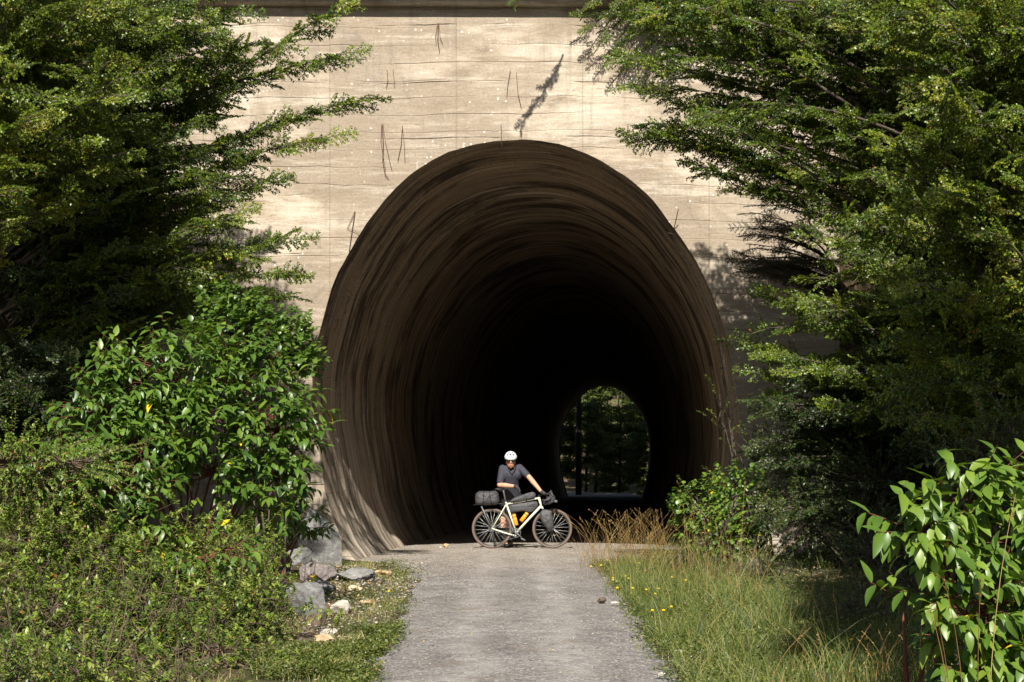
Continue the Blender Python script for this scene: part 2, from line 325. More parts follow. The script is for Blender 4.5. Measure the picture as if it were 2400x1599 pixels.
h = [tuple(p) for p in PR+norm(PR-PR.mean(0))*CH[:, None]]; h = [(x, max(z, -.1)) for x, z in h]
wall_with_hole('headwall', [(h[0][0], -.6), (XL, -.6), (XL, ZT), (XR, ZT), (XR, -.6), (h[-1][0], -.6)], np.array(h), YP, YP+1.1, M['conc'], portal)
# cornice: a projecting coping with a drip moulding, slightly uneven
mb = MB()
def cors(prof2, x0, x1, nseg, dz=0):
    xs = np.linspace(x0, x1, nseg+1); k = len(prof2); vs = []
    for x in xs:
        j = .006*noise.noise((x*2.3, 1, 1))
        for (y, z) in prof2: vs.append((x, y+j, z+j*.7+dz*(x-x0)))
    vs = np.array(vs); f = []
    for i in range(nseg):
        for q in range(k): f.append((i*k+q, i*k+(q+1) % k, (i+1)*k+(q+1) % k, (i+1)*k+q))
    mb.add(vs, f)
    mb.v.append(np.zeros((0, 3))); mb.a.append(np.zeros(0)); b0 = mb.n-len(vs)
    mb.f.append((np.array([b0+np.arange(k)[::-1]]), 0)); mb.f.append((np.array([b0+nseg*k+np.arange(k)]), 0))
cors([(YP-.003, ZT+.02), (YP-.19, ZT+.03), (YP-.21, ZT+.055), (YP-.21, ZT+.085), (YP-.27, ZT+.10), (YP-.27, ZT+.34), (YP-.2, ZT+.40), (YP+1.2, ZT+.42), (YP+1.2, ZT+.003), (YP-.003, ZT+.003)], XL-.12, XR+.12, 60, -.003)
mb.build('cornice', M['conc'], portal)
# far end wall
PRE = [(x+axis(TL)+.26, max(z, -.12)) for x, z in IN]
ex = axis(TL)+.26
wall_with_hole('end_wall', [(PRE[0][0], -.6), (ex-4.5, -.6), (ex-4.5, 7.8), (ex+4.5, 7.8), (ex+4.5, -.6), (PRE[-1][0], -.6)], np.array(PRE), YE-1.0, YE, M['conc'], portal)
# rusty hooks sticking out of the arch
def wire(name, pts, r, parent=None, sides=5):
    mb = MB(); tube(mb, pts, r, sides); return mb.build(name, M['rust'], parent, True)
for (x0, y0, x1, y1, bend) in [(1578, 545, 1590, 490, 0), (1565, 545, 1583, 550, 0), (782, 775, 790, 745, 1), (760, 790, 766, 792, 0), (815, 705, 818, 690, 0), (808, 735, 812, 728, 0)]:
    a = W(x0, y0, 30.0); b = W(x1, y1, 29.75); a[1] = 30.05
    pts = bez(a, (a+b)/2+np.array([.05*bend, -.02, .0]), b, 6); wire('hook', pts, .007, portal)
# ------------------------------------------------------------ ground
def gh(x, y):
    x = np.asarray(x, float); y = np.asarray(y, float)
    l = np.maximum(-(x-.05)-1.3, 0); r = np.maximum((x-.05)-1.35, 0)
    stp = .5+3.6*sstep((y-22)/7)
    hl = .03*sstep(l/.8)+.10*np.maximum(l-1.4, 0)+stp*np.maximum(l-4.5, 0)
    hr = .05*sstep(r/.8)+.04*np.maximum(r-.6, 0)+stp*np.maximum(r-3.9, 0)
    near = sstep((y-4)/8)
    ht = np.minimum(hl+hr, 9.5+.35*np.abs(x))*(.35+.65*near)
    nzv = np.vectorize(lambda a, b: noise.noise((a*.9, b*.9, 0.))+.4*noise.noise((a*3, b*3, 5.)))(x, y)
    ht = ht+nzv*.07*sstep((l+r)/.8)
    return ht
def terrain(x, y):
    x = np.asarray(x, float); y = np.asarray(y, float)
    h0 = gh(x, np.minimum(y, 30.)); xe = ex
    hill = 8.75+.18*np.clip(y-31, 0, 25)-.2*np.clip(y-76, 0, 26)+.25*np.vectorize(lambda a, b: noise.noise((a*.3, b*.3, 2.)))(x, y)
    out = .45*np.maximum(np.abs(x-xe-.3*(y-YE)*.2)-3.2, 0)+.7*np.maximum(y-128, 0); out = np.minimum(out, 16)
    res = np.where(y <= 30.45, h0, np.where(y <= 101.5, hill, out)); return res
xs = np.unique(np.concatenate([np.arange(-60, -12, 3.), np.arange(-12, 14, .25), np.arange(14, 66, 3.)]))
ys = np.concatenate([np.arange(-60, 6, 3.), np.arange(6, 30.3, .25), [30.4, 30.5], np.arange(31.5, 101, 2.5), [101.4, 101.6], np.arange(102.5, 180, 2.)])
GX, GY = np.meshgrid(xs, ys); GZ = terrain(GX.ravel(), GY.ravel()).reshape(GX.shape)
nx = len(xs); keep = []
for j in range(len(ys)-1):
    for i in range(nx-1):
        xm = (xs[i]+xs[i+1])/2
        if 30.35 < ys[j] < 30.45 and XL+.3 < xm < XR-.3: continue
        if 101.3 < ys[j] < 101.5 and abs(xm-ex) < 4.1: continue
        keep.append((j*nx+i, j*nx+i+1, (j+1)*nx+i+1, (j+1)*nx+i))
mb = MB(); mb.add(np.column_stack([GX.ravel(), GY.ravel(), GZ.ravel()]), keep); tag(mb.build('ground', M['soil'], None, True), kind='structure')
# path: a crowned gravel strip that runs through the tunnel
def path_half(y):  # left and right edge
    l = np.interp(y, [-20, 10, 13.3, 17, 22, 26, 29, 30.5, 40, 102, 104, 140], [-1.15, -1.1, -1.08, -1.12, -1.15, -1.3, -1.8, -2.6, -2.9, 1.6, 2.6, 3.5])
    r = np.interp(y, [-20, 10, 13.3, 17, 22, 26, 29, 30.1, 30.38, 40, 102, 104, 140], [1.2, 1.2, 1.15, 1.18, 1.3, 1.3, 1.4, 1.6, 3.4, 4.2, 8.2, 7., 8.])
    return l, r
yy = np.concatenate([np.arange(-20, 12, 1.), np.arange(12, 42, .1), np.arange(42, 141, 1.)]); NXP = 60; pv = []
for y in yy:
    l, r = path_half(y); wob = (.22*noise.noise((y*.9, 7, 0))+.12*noise.noise((y*3.3, 2, 0)), .22*noise.noise((y*1.0, 17, 0))+.12*noise.noise((y*3.9, 12, 0)))
    if y < 30: l += wob[0]; r += wob[1]
    for k in range(NXP+1):
        u = k/NXP; x = l+(r-l)*u; e = min(u, 1-u)
        crown = .032*math.sin(math.pi*u)**.6
        if 30 < y < 101: crown = .03
        if k in (0, NXP): crown = -.06
        bumpz = .012*noise.noise((x*1.7, y*1.2, 9))+.006*noise.noise((x*6, y*5, 4))
        pv.append((x, y, .012+crown+bumpz*(e > .01)))
pf = [(j*(NXP+1)+i, j*(NXP+1)+i+1, (j+1)*(NXP+1)+i+1, (j+1)*(NXP+1)+i) for j in range(len(yy)-1) for i in range(NXP)]
mb = MB(); mb.add(pv, pf); tag(mb.build('path', M['gravel'], None, True), kind='structure')
def ground_z(x, y):
    l, r = path_half(y)
    return .045 if l+.1 < x < r-.1 else float(gh(x, min(y, 30.)))
# ------------------------------------------------------------ stones
def rock(name, loc, size, mat, label, group=None, seed=0, rot=0, sub=3, cat='rock', sharp=.35, tilt=0):
    bm = bmesh.new(); bmesh.ops.create_icosphere(bm, subdivisions=sub, radius=1.)
    rr = random.Random(seed); cuts = [(Vector((rr.gauss(0, 1), rr.gauss(0, 1), rr.gauss(0, 1))).normalized(), rr.uniform(.48, .82)) for _ in range(15)]
    for v in bm.verts:
        c = v.co.copy()
        for nv, d in cuts:
            q = c.dot(nv)
            if q > d: c -= nv*(q-d)
        c += c.normalized()*(sharp*.25*noise.noise(c*1.6+Vector((seed, 0, 0)))+.07*noise.noise(c*5+Vector((seed, 3, 0))))
        v.co = c
    m_ = Matrix.Rotation(rot, 4, 'Z')@Matrix.Rotation(tilt, 4, 'Y')@Matrix.Diagonal((*size, 1)); bm.transform(m_)
    me = bpy.data.meshes.new(name); bm.to_mesh(me); bm.free(); me.materials.append(M[mat])
    o = link(name, me); o.location = loc; tag(o, label, cat, group); return o
def rk(px, py, d, wpx, hpx, mat, label, seed, **kw):
    for _ in range(12):
        b_ = W(px, py+hpx*.42, d); gz = max(ground_z(b_[0], b_[1]), .0) if py > 1283 or d < 30 else .04; d = .5*d+.5*(HC-gz)*FPX/(py+hpx*.42-HZ); d = min(d, 29.4) if d < 30.5 and py > 1284 else d
    p = W(px, py, d); s = wpx/FPX*d/2*1.15; hz = hpx/FPX*d/2*1.15
    return rock('boulder' if wpx > 60 else 'stone', (p[0], p[1], p[2]-hz*.22), (s*1.05, s*.9, hz*1.15), mat, label, kw.pop('group', None), seed, **kw)
rk(752, 1262, 29.2, 105, 150, 'rock_grey', 'large slanted blue grey boulder leaning on the foot of the arch at its left', 3, rot=.4, tilt=-.45, sub=4)
rk(722, 1400, 24.5, 105, 110, 'rock_grey', 'broad grey boulder on the left verge, lower one of two below the leaning boulder', 5, rot=1.2, sub=4)
rk(740, 1336, 26.5, 85, 62, 'rock_pink', 'pinkish rounded boulder just under the large leaning boulder', 8, rot=.2, sub=4)
rk(640, 1322, 26, 110, 60, 'rock_grey', 'flat grey boulder half hidden in the shrubs left of the pinkish boulder', 11, rot=.5, sub=4)
rk(795, 1420, 23.3, 42, 40, 'rock_white', 'squared pale grey block with a hole beside the verge boulders', 21)
rk(835, 1345, 27.3, 100, 34, 'rock_grey', 'low dark grey slab in front of the left arch foot', 23, rot=.1, sub=4)
rk(898, 1342, 27.6, 38, 20, 'rock_yellow', 'pale yellow stone right of the dark slab by the arch foot', 31)
rk(797, 1393, 24.6, 38, 20, 'rock_yellow', 'orange brown stone on top of the left verge between boulder and path', 33)
rk(790, 1350, 26.4, 24, 16, 'rock_white', 'small whitish stone in front of the gap under the slanted boulder', 35)
rk(860, 1412, 23.5, 46, 14, 'rock_yellow', 'flat ochre stone in the left verge grass near the path edge', 37)
rk(768, 1482, 19.3, 44, 22, 'rock_white', 'cream stone in the lower left verge, upper of a pair', 41)
rk(760, 1500, 19.0, 60, 26, 'rock_yellow', 'tan stone in the lower left verge, lower of a pair', 43)
rk(1046, 1279, 36.6, 14, 11, 'rock_yellow', 'yellowish stone on the gravel inside the tunnel left of the bicycle', 45)
rk(1033, 1282, 36.3, 9, 5, 'rock_yellow', 'tiny tan stone next to the yellowish stone left of the bicycle', 46)
rk(1549, 1470, 17.9, 22, 40, 'rock_brown', 'small upright pointed brown stone at the right edge of the path', 49)
rk(1600, 1525, 15.8, 44, 12, 'rock_white', 'long pale flat stone lying in the right verge grass', 51)
rk(1634, 1578, 13.9, 26, 20, 'rock_white', 'white triangular stone chip at the lower right path edge', 53)
rk(1548, 1580, 13.9, 26, 11, 'rock_white', 'flat white stone chip nearest the path at bottom right', 55)
rk(1565, 1567, 14.2, 18, 9, 'rock_grey', 'small grey stone chip behind the flat white chip at bottom right', 57)
rk(1527, 1455, 18.6, 16, 10, 'rock_white', 'small white stone behind the upright brown stone', 59)
rk(1410, 1405, 21.8, 24, 16, 'rock_brown', 'reddish brown stone at the right path edge under the flowers', 61)
rk(1440, 1412, 21.4, 24, 8, 'rock_white', 'thin pale stone beside the reddish brown stone at the path edge', 63)
rk(1765, 1330, 27.5, 60, 40, 'rock_grey', 'dark grey boulder in the shade below the right arch foot shrubs', 65, sub=4)
rk(1620, 1305, 27.5, 60, 26, 'rock_grey', 'grey flat boulder behind the dry grass at right', 67, sub=4)
rk(1683, 1590, 13.6, 30, 14, 'rock_white', 'whitish stone at the bottom edge of the right verge', 69)
rk(700, 1300, 27., 70, 50, 'rock_grey', 'rough grey rock behind the pinkish boulder, half under leaves', 71, rot=.9, sub=4)
rk(668, 1385, 24.6, 80, 60, 'rock_pink', 'rough rock in the thicket left of the broad verge boulder', 73, rot=.3, sub=4)
rk(760, 1372, 25.2, 50, 36, 'rock_grey', 'small angular rock between the pinkish boulder and the verge boulder', 75, rot=2., sub=4)
rk(745, 1452, 20.6, 54, 34, 'rock_brown', 'brown stone below the broad verge boulder', 77, rot=1.)
rk(835, 1378, 25.2, 34, 16, 'rock_yellow', 'ochre stone in front of the low dark slab', 79)
# loose gravel: many tiny stones
def scatter_stones(name, pts, smin, smax, mat, label=None):
    base = np.array([(1, 0, 0), (-1, 0, 0), (0, 1, 0), (0, -1, 0), (0, 0, 1), (0, 0, -1)], float)
    fc = np.array([(0, 2, 4), (2, 1, 4), (1, 3, 4), (3, 0, 4), (2, 0, 5), (1, 2, 5), (3, 1, 5), (0, 3, 5)])
    n = len(pts); s = rng.uniform(smin, smax, (n, 1, 1))*rng.uniform(.6, 1.3, (n, 1, 3))*np.array([1, 1, .38])
    v = base[None]*s*rng.uniform(.6, 1.2, (n, 6, 1)); a = rng.uniform(0, 6.28, n); c, s_ = np.cos(a), np.sin(a)
    x = v[..., 0]*c[:, None]-v[..., 1]*s_[:, None]; y = v[..., 0]*s_[:, None]+v[..., 1]*c[:, None]; v = np.stack([x, y, v[..., 2]], -1)+pts[:, None]
    f = fc[None]+np.arange(n)[:, None, None]*6; mb = MB(); mb.add(v.reshape(-1, 3), f.reshape(-1, 3), np.repeat(rng.random(n), 6)); return tag(mb.build(name, mat), label, kind='stuff')
def pebmat():
    m, n, b = newmat('pebbles'); at = N(n, 'ShaderNodeAttribute', attribute_name='var').outputs['Fac']
    n.links.new(ramp(n, at, [(0, (.10, .09, .08)), (.4, (.24, .21, .185)), (.75, (.38, .34, .29)), (.9, (.55, .48, .38)), (1, (.62, .42, .2))]), b.inputs['Base Color']); b.inputs['Roughness'].default_value = .9; return m
M['pebble'] = pebmat()
P_ = []
for _ in range(16000):
    y = 12+26*rng.random()**.8; l, r = path_half(y); u = rng.random(); x = l-.35+(r-l+.7)*u
    e = min(u, 1-u)
    if rng.random() < .25+.6*(e < .16)+.4*(abs(y-27) < 3.5 and u < .45): P_.append((x, y, ground_z(x, y)+.002))
scatter_stones('gravel_stones', np.array(P_), .004, .015, M['pebble'], 'loose grey and tan gravel on the path')
P_ = []
for _ in range(3400):
    if rng.random() < .62: x, y = -1.2-rng.random()*1.4, 15+rng.random()*14
    else: x, y = rng.uniform(1.2, 4.2), rng.uniform(13, 27)
    P_.append((x, y, ground_z(x, y)+.008))
scatter_stones('rubble_stones', np.array(P_), .010, .034, M['pebble'], 'broken pale rubble scattered over the verges')
# ------------------------------------------------------------ bicycle
DB = 34.55; GB = .045
def cz(X, Y, dy=0.): # close-up drawing coordinates of bicycle and rider to metres, at the bicycle's own plane
    return np.array(((1080+X/5.6-1200)/FPX*DB, DB+dy, GB+(1403-Y)/739.))
M['frame'] = plain('cream_frame_paint', (.70, .72, .56), .4, nz=.04); M['black'] = plain('black_parts', (.02, .02, .022), .5); M['bag'] = plain('dark_grey_bag_fabric', (.052, .052, .056), .62, nz=.35, scale=14)
M['tan'] = plain('tan_tyre_wall', (.15, .108, .085), .8); M['tread'] = plain('dark_tread', (.09, .06, .05), .85); M['rim'] = plain('dark_rim', (.03, .03, .032), .35); M['silver'] = plain('polished_metal', (.62, .62, .62), .28, metal=.9)
M['spoke'] = plain('bright_spokes', (.75, .75, .73), .35, metal=.3); M['orange'] = plain('orange_bottle', (.82, .34, .02), .35, nz=.06); M['strap'] = plain('black_strap', (.008, .008, .008), .7); M['grey'] = plain('grey_metal', (.13, .13, .14), .4)
M['gold'] = plain('gold_metal', (.5, .33, .12), .4, metal=.5)
bike = empty('bicycle', (cz(800, 1403)[0], DB, GB), 'cream framed drop bar touring bicycle with brown tyres standing side on in the tunnel mouth', 'bicycle')
def torus(mb, c, Rr, r, n=72, m=10, squash=1.):
    a = np.linspace(0, 2*math.pi, n, endpoint=False); b = np.linspace(0, 2*math.pi, m, endpoint=False)
    A, B = np.meshgrid(a, b, indexing='ij'); rr = Rr+r*np.cos(B)*squash
    v = np.stack([c[0]+rr*np.cos(A), c[1]+r*np.sin(B), c[2]+rr*np.sin(A)], -1).reshape(-1, 3)
    f = [(i*m+j, i*m+(j+1) % m, ((i+1) % n)*m+(j+1) % m, ((i+1) % n)*m+j) for i in range(n) for j in range(m)]; mb.add(v, f)
def wheel(cX, cY, seed):
    c = cz(cX, cY); Ro = (1403-cY)/739.
    mb = MB(); torus(mb, c, Ro-.047, .011, squash=1.2); wh = mb.build('wheel', M['rim'], bike, True)   # the rim is the wheel's own mesh
    mb = MB(); torus(mb, c, Ro-.022, .022); mb.build('tyre', M['tan'], wh, True)
    mb = MB(); torus(mb, c, Ro-.0035, .0105, squash=.5); mb.build('tread', M['tread'], wh, True)
    mb = MB(); tube(mb, [c+(0, -.05, 0), c+(0, -.035, 0), c+(0, -.03, 0), c+(0, .03, 0), c+(0, .035, 0), c+(0, .05, 0)], [.012, .028, .014, .014, .028, .012], 12); mb.build('hub', M['silver'], wh, True)
    for k in range(24):
        a = 2*math.pi*(k+.3)/24; off = (.42 if k % 4 < 2 else -.42); s = 1 if k % 2 else -1
        p0 = c+np.array([.026*math.cos(a+off*2.2), s*.03, .026*math.sin(a+off*2.2)]); p1 = c+np.array([(Ro-.058)*math.cos(a), 0, (Ro-.058)*math.sin(a)])
        mb = MB(); tube(mb, [p0, p1], .0018, 5); mb.build('spoke', M['spoke'], wh)
    return wh, c
rear, RC = wheel(408, 1141, 1); front, FC = wheel(1200, 1142, 2)
def part(name, pts, r, mat, parent=None, sides=10, n=None, flat=1.):
    mb = MB(); tube(mb, pts, r, sides, flat=flat); return mb.build(name, M[mat], parent or bike, True)
BBp = cz(728, 1198); 
mb = MB()
tube(mb, [cz(590, 795), BBp], .0165, 12); tube(mb, [cz(600, 822), cz(1038, 742)], [.0165, .018], 12)
tube(mb, [cz(1050, 850), cz(900, 1010), BBp], [.022, .021, .021], 12); tube(mb, [cz(1022, 728), cz(1060, 868)], .021, 12)
for s in (-1, 1):
    tube(mb, [cz(600, 818, s*.018), cz(520, 960, s*.04), cz(412, 1138, s*.06)], [.010, .010, .009], 8)
    tube(mb, [cz(412, 1142, s*.06), cz(560, 1195, s*.05), cz(722, 1240, s*.03), cz(728, 1205, s*.03)], [.011, .012, .013, .013], 8)
tube(mb, [cz(728, 1198, -.04), cz(728, 1198, .04)], .024, 14)
frame = mb.build('frame', M['frame'], bike, True)
mb = MB()
for s in (-1, 1): tube(mb, [cz(1066, 868, s*.03), cz(1090, 900, s*.05), cz(1150, 1030, s*.055), cz(1208, 1142, s*.055)], [.016, .016, .014, .010], 8)
tube(mb, [cz(1066, 868, -.04), cz(1066, 868, .04)], .02, 10)
mb.build('fork', M['frame'], bike, True)
part('headset', [cz(1018, 716), cz(1023, 732)], .022, 'black'); 
sp = part('seatpost', [cz(590, 800), cz(563, 665), cz(558, 640)], [.0135, .0135, .012], 'grey')
mb = MB(); tube(mb, [cz(445, 620), cz(470, 622), cz(520, 632), cz(560, 632), cz(596, 634)], [.035, .066, .055, .026, .014], 12, flat=1.)
v = mb.v[0]; yc = v[:, 2].mean(); v[:, 2] = cz(0, 628)[2]+(v[:, 2]-cz(0, 628)[2])*.36
mb.build('saddle', M['black'], bike, True)
part('saddle_rail', [cz(480, 640, .02), cz(520, 652, .02), cz(575, 648, .02)], .004, 'silver'); 
part('stem', [cz(1016, 708), cz(1100, 690)], .017, 'black')
mb = MB()
hb = []
for s in (-1, 1):
    y = .21*s
    pts = np.array([cz(1100, 690), cz(1102, 690, y*.8), cz(1110, 690, y), cz(1145, 686, y*1.02), cz(1172, 700, y*1.05), cz(1172, 740, y*1.1), cz(1140, 768, y*1.13), cz(1100, 770, y*1.15), cz(1062, 768, y*1.15)])
    tube(mb, pts, .0145, 9)
hbo = mb.build('handlebar', M['black'], bike, True)
for s in (-1, 1):
    y = .22*s
    h_ = part('brake_hood', [cz(1150, 690, y), cz(1175, 672, y), cz(1190, 640, y)], [.017, .019, .014], 'black'); part('brake_lever', [cz(1186, 660, y), cz(1198, 700, y*1.02), cz(1175, 765, y*1.03)], [.009, .007, .005], 'grey', h_, 6)
mb = MB(); a = np.linspace(0, 2*math.pi, 40, endpoint=False)
c = BBp+np.array([0, -.05, 0]); torus(mb, c, .078, .005, 40, 6)
for k in range(5):
    t = 2*math.pi*k/5+.3; tube(mb, [c, c+np.array([.076*math.cos(t), 0, .076*math.sin(t)])], .007, 6)
mb.build('chainring', M['grey'], bike, True)
cr = part('crank', [BBp+np.array([0, -.065, 0]), cz(800, 1262, -.065)], [.015, .011], 'grey'); 
mb = MB(); box(mb, cz(785, 1292, -.17), cz(850, 1272, -.07)); q = mb.v[0]; cc = q.mean(0); th = -.45; dx = q[:, 0]-cc[0]; dz = q[:, 2]-cc[2]; q[:, 0] = cc[0]+dx*math.cos(th)-dz*math.sin(th); q[:, 2] = cc[2]+dx*math.sin(th)+dz*math.cos(th)
mb.build('pedal', M['grey'], bike)
part('crank', [BBp+np.array([0, .065, 0]), cz(660, 1135, .065)], [.015, .011], 'grey')
mb = MB(); box(mb, cz(625, 1140, .075), cz(690, 1120, .165)); mb.build('pedal', M['grey'], bike)
mb = MB()
for Rr in (.062, .052, .042, .032): torus(mb, RC+np.array([0, -.045-.004*(Rr < .05), 0]), Rr, .0035, 30, 6)
mb.build('cassette', M['grey'], rear, True)
mb = MB(); tube(mb, [cz(408, 1180, -.06), cz(430, 1230, -.06), cz(440, 1300, -.06), cz(448, 1345, -.06)], [.014, .018, .014, .010], 8)
torus(mb, cz(432, 1270, -.062), .020, .006, 16, 6); torus(mb, cz(448, 1335, -.062), .022, .006, 16, 6); mb.build('derailleur', M['black'], bike, True)
mb = MB(); tube(mb, [cz(400, 1095, -.052), cz(728, 1142, -.052)], .0035, 5); tube(mb, [cz(450, 1352, -.055), cz(600, 1290, -.055), cz(740, 1256, -.055)], .0035, 5); tube(mb, [cz(430, 1245, -.055), cz(452, 1300, -.055), cz(430, 1330, -.055)], .003, 5); mb.build('chain', M['grey'], bike)
mb = MB()
tube(mb, [cz(165, 832), cz(520, 818), cz(590, 812)], .007, 6); tube(mb, [cz(165, 832, .1), cz(520, 818, .1), cz(590, 812, .02)], .007, 6)
for X in (170, 260, 360, 460): tube(mb, [cz(X, 830), cz(X, 830, .1)], .005, 6)
mb.v = [v-np.array([0, .05, 0]) for v in mb.v]; rackp = mb.build('rear_rack', M['black'], bike, True)
for s in (-1, 1): part('rack_strut', [cz(272, 850, s*.075), cz(330, 985, s*.078), cz(402, 1132, s*.07)], [.015, .014, .012], 'grey')
part('brake_cable', bez(cz(1150, 690, -.2), cz(1230, 690, -.1), cz(1060, 800), 10), .0035, 'black', sides=5)
part('brake_cable', bez(cz(1130, 700, .1), cz(1180, 850, -.08), cz(1068, 850), 10), .0035, 'black', sides=5)
# bottle cages
part('bottle_cage', [cz(668, 965, 0), cz(690, 1095, 0), cz(752, 1100, 0)], .004, 'black'); part('bottle_cage', [cz(878, 1010, 0), cz(800, 1070, 0), cz(760, 1040, 0)], .004, 'black')
# ------------------------------------------------------------ luggage (strapped on, things of their own)
def bagroll(name, pts, rads, flat, mat, label, cat, wr=.07, seed=0, sides=28, parts=None):
    pts = np.asarray(pts); k = 26; L = np.concatenate(([0], np.cumsum(np.linalg.norm(np.diff(pts, axis=0), axis=1)))); s = np.linspace(0, L[-1], k)
    P = np.stack([np.interp(s, L, pts[:, i]) for i in range(3)], 1); r = np.interp(s, L, rads)
    root = empty(name, P.mean(0), label, cat); mb = MB(); tube(mb, P, r, sides, flat=flat)
    v = mb.v[0]
    for i in range(len(v)):
        c = P[i//sides]; d = v[i]-c; q = Vector(v[i])*16; v[i] = c+d*(1+wr*noise.noise(q+Vector((seed, 0, 0)))+wr*.6*noise.noise(q*2.6))
    mb.build('bag_body', M[mat], root, True); return root
# rear dry bag: soft box lying along the rack
def softbox(pts2, y0, y1, mat, name, parent, infl=.5, seed=0, wr=.006, steps=7):
    """outline in the bicycle's side view, thickened along y with rounded, creased edges"""
    pts2 = np.asarray(pts2); q = []
    for i in range(len(pts2)):
        a, b_ = pts2[i], pts2[(i+1) % len(pts2)]
        for t in np.linspace(0, 1, 9)[:-1]: q.append(a*(1-t)+b_*t)
    q = np.array(q); 
    for _ in range(5): q = .5*q+.25*(np.roll(q, 1, 0)+np.roll(q, -1, 0))
    c = q.mean(0); n = len(q); V_ = []
    for k, t in enumerate(np.linspace(-1, 1, steps)):
        f = (1-abs(t)**3.2*infl); V_.append(np.column_stack([c[0]+(q[:, 0]-c[0])*f, np.full(n, (y0+y1)/2+t*(y1-y0)/2), c[2-1]+(q[:, 1]-c[1])*f]))
    for k2, f in ((.6, .6), (.3, .3), (.0, 0.02)):
        V_.append(np.column_stack([c[0]+(q[:, 0]-c[0])*(1-infl)*f, np.full(n, y1+.012*(1-f)), c[1]+(q[:, 1]-c[1])*(1-infl)*f]))
        V_.insert(0, np.column_stack([c[0]+(q[:, 0]-c[0])*(1-infl)*f, np.full(n, y0-.012*(1-f)), c[1]+(q[:, 1]-c[1])*(1-infl)*f]))
    V_ = np.concatenate(V_); m = len(V_)//n
    for i in range(len(V_)):
        p = Vector(V_[i]); g = wr*(noise.noise(p*14+Vector((seed, 1, 0)))+.8*noise.noise(Vector((p.x*30, p.y*30, p.z*50+seed)))+.5*noise.noise(p*75)); V_[i] = V_[i]+g*np.array([.5, -1, .8])
    f = [(i*n+j, i*n+(j+1) % n, (i+1)*n+(j+1) % n, (i+1)*n+j) for i in range(m-1) for j in range(n)]
    mb = MB(); mb.add(V_, f); return mb.build(name, M[mat], parent, True)
def c2(X, Y): p = cz(X, Y); return (p[0], p[2])
rb = empty('dry_bag', cz(350, 830), 'dark grey roll of luggage strapped across the rear rack behind the saddle', 'bag')
body = softbox([c2(188, 690), c2(240, 650), c2(350, 655), c2(470, 645), c2(500, 700), c2(512, 800), c2(470, 832), c2(330, 836), c2(205, 832), c2(188, 790)], DB-.15, DB+.15, 'bag', 'bag_body', rb, .28, 3, .012)
for X0, X1 in ((305, 290), (375, 410)):
    mb = MB(); tube(mb, [cz(X0, 652, -.12), cz(X0, 662, -.165), cz((X0+X1)/2, 750, -.18), cz(X1, 825, -.165), cz(X1, 838, -.1)], .006, 6); mb.build('strap', M['strap'], rb)
fb = empty('frame_bag', cz(800, 850), 'long grey bag hung below the top tube inside the bicycle frame', 'bag')
softbox([c2(622, 838), c2(800, 805), c2(1005, 782), c2(1018, 830), c2(1000, 868), c2(925, 935), c2(800, 915), c2(655, 935)], DB-.032, DB+.032, 'bag', 'bag_body', fb, .16, 9, .007)
for X, Y in ((695, 808), (862, 778), (960, 760)):
    mb = MB(); torus(mb, (0, 0, 0), .0205, .003, 20, 6); v = mb.v[0]; v = np.stack([v[:, 1]*3, v[:, 0], v[:, 2]], 1)+cz(X, Y); mb.v[0] = v; mb.build('strap', M['strap'], fb)
tb = empty('top_tube_bag', cz(830, 760), 'tall wedge shaped grey bag bulging above the top tube behind the stem', 'bag')
softbox([c2(632, 800), c2(680, 748), c2(800, 700), c2(935, 660), c2(975, 672), c2(985, 735), c2(930, 752), c2(760, 790)], DB-.055, DB+.04, 'bag', 'bag_body', tb, .22, 14, .009)
kb = empty('fork_bag', cz(1130, 1050), 'black tapering dry bag strapped on the fork leg over the front wheel', 'bag')
softbox([c2(1028, 950), c2(1060, 902), c2(1130, 888), c2(1190, 908), c2(1205, 980), c2(1222, 1090), c2(1205, 1140), c2(1180, 1190), c2(1150, 1180), c2(1110, 1110), c2(1060, 1060)], DB-.165, DB-.055, 'bag', 'bag_body', kb, .3, 22, .010)
for Y in (960, 1075):
    mb = MB(); tube(mb, [cz(1040+(Y-960)*.45, Y, -.11), cz(1120, Y+8, -.172), cz(1216, Y-10, -.12), cz(1160, Y, -.06)], .0045, 6); mb.build('strap', M['strap'], kb)
hbg = empty('handlebar_bag', cz(1150, 780), 'black rolled bag slung in front of the handlebar with a small light and cables', 'bag')
softbox([c2(1150, 720), c2(1200, 690), c2(1235, 715), c2(1245, 770), c2(1205, 810), c2(1110, 835), c2(1075, 815), c2(1100, 760)], DB-.2, DB+.2, 'bag', 'bag_body', hbg, .2, 31, .012)
mb = MB(); tube(mb, [cz(1225, 780, -.2), cz(1262, 788, -.2)], [.02, .024], 12); mb.build('front_light', M['grey'], hbg, True)
mb = MB(); tube(mb, bez(cz(1085, 830, -.2), cz(1150, 760, -.24), cz(1215, 715, -.2), 8), .005, 5); mb.build('strap', M['strap'], hbg)
def bottle(a, b_, label):
    a = np.array(a); b_ = np.array(b_); root = empty('water_bottle', (a+b_)/2, label, 'bottle'); d = b_-a
    mb = MB(); tube(mb, [a, a+d*.02, a+d*.62, a+d*.66, a+d*.70, a+d*.86, a+d*.90], [.030, .035, .035, .031, .035, .035, .028], 16); mb.build('bottle_body', M['orange'], root, True)
    mb = MB(); tube(mb, [a+d*.88, a+d*.95, a+d*.96, a+d*1.0], [.027, .026, .014, .012], 14); mb.build('cap', M['black'], root, True)
    mb = MB(); tube(mb, [a+d*.66, a+d*.69], .0335, 14); mb.build('band', M['black'], root, True)
bottle(cz(733, 1100, -.0), cz(690, 940, -.0), 'orange water bottle standing upright against the seat tube'); bottle(cz(790, 1045, 0), cz(885, 925, 0), 'orange water bottle lying along the down tube, right of the upright one')
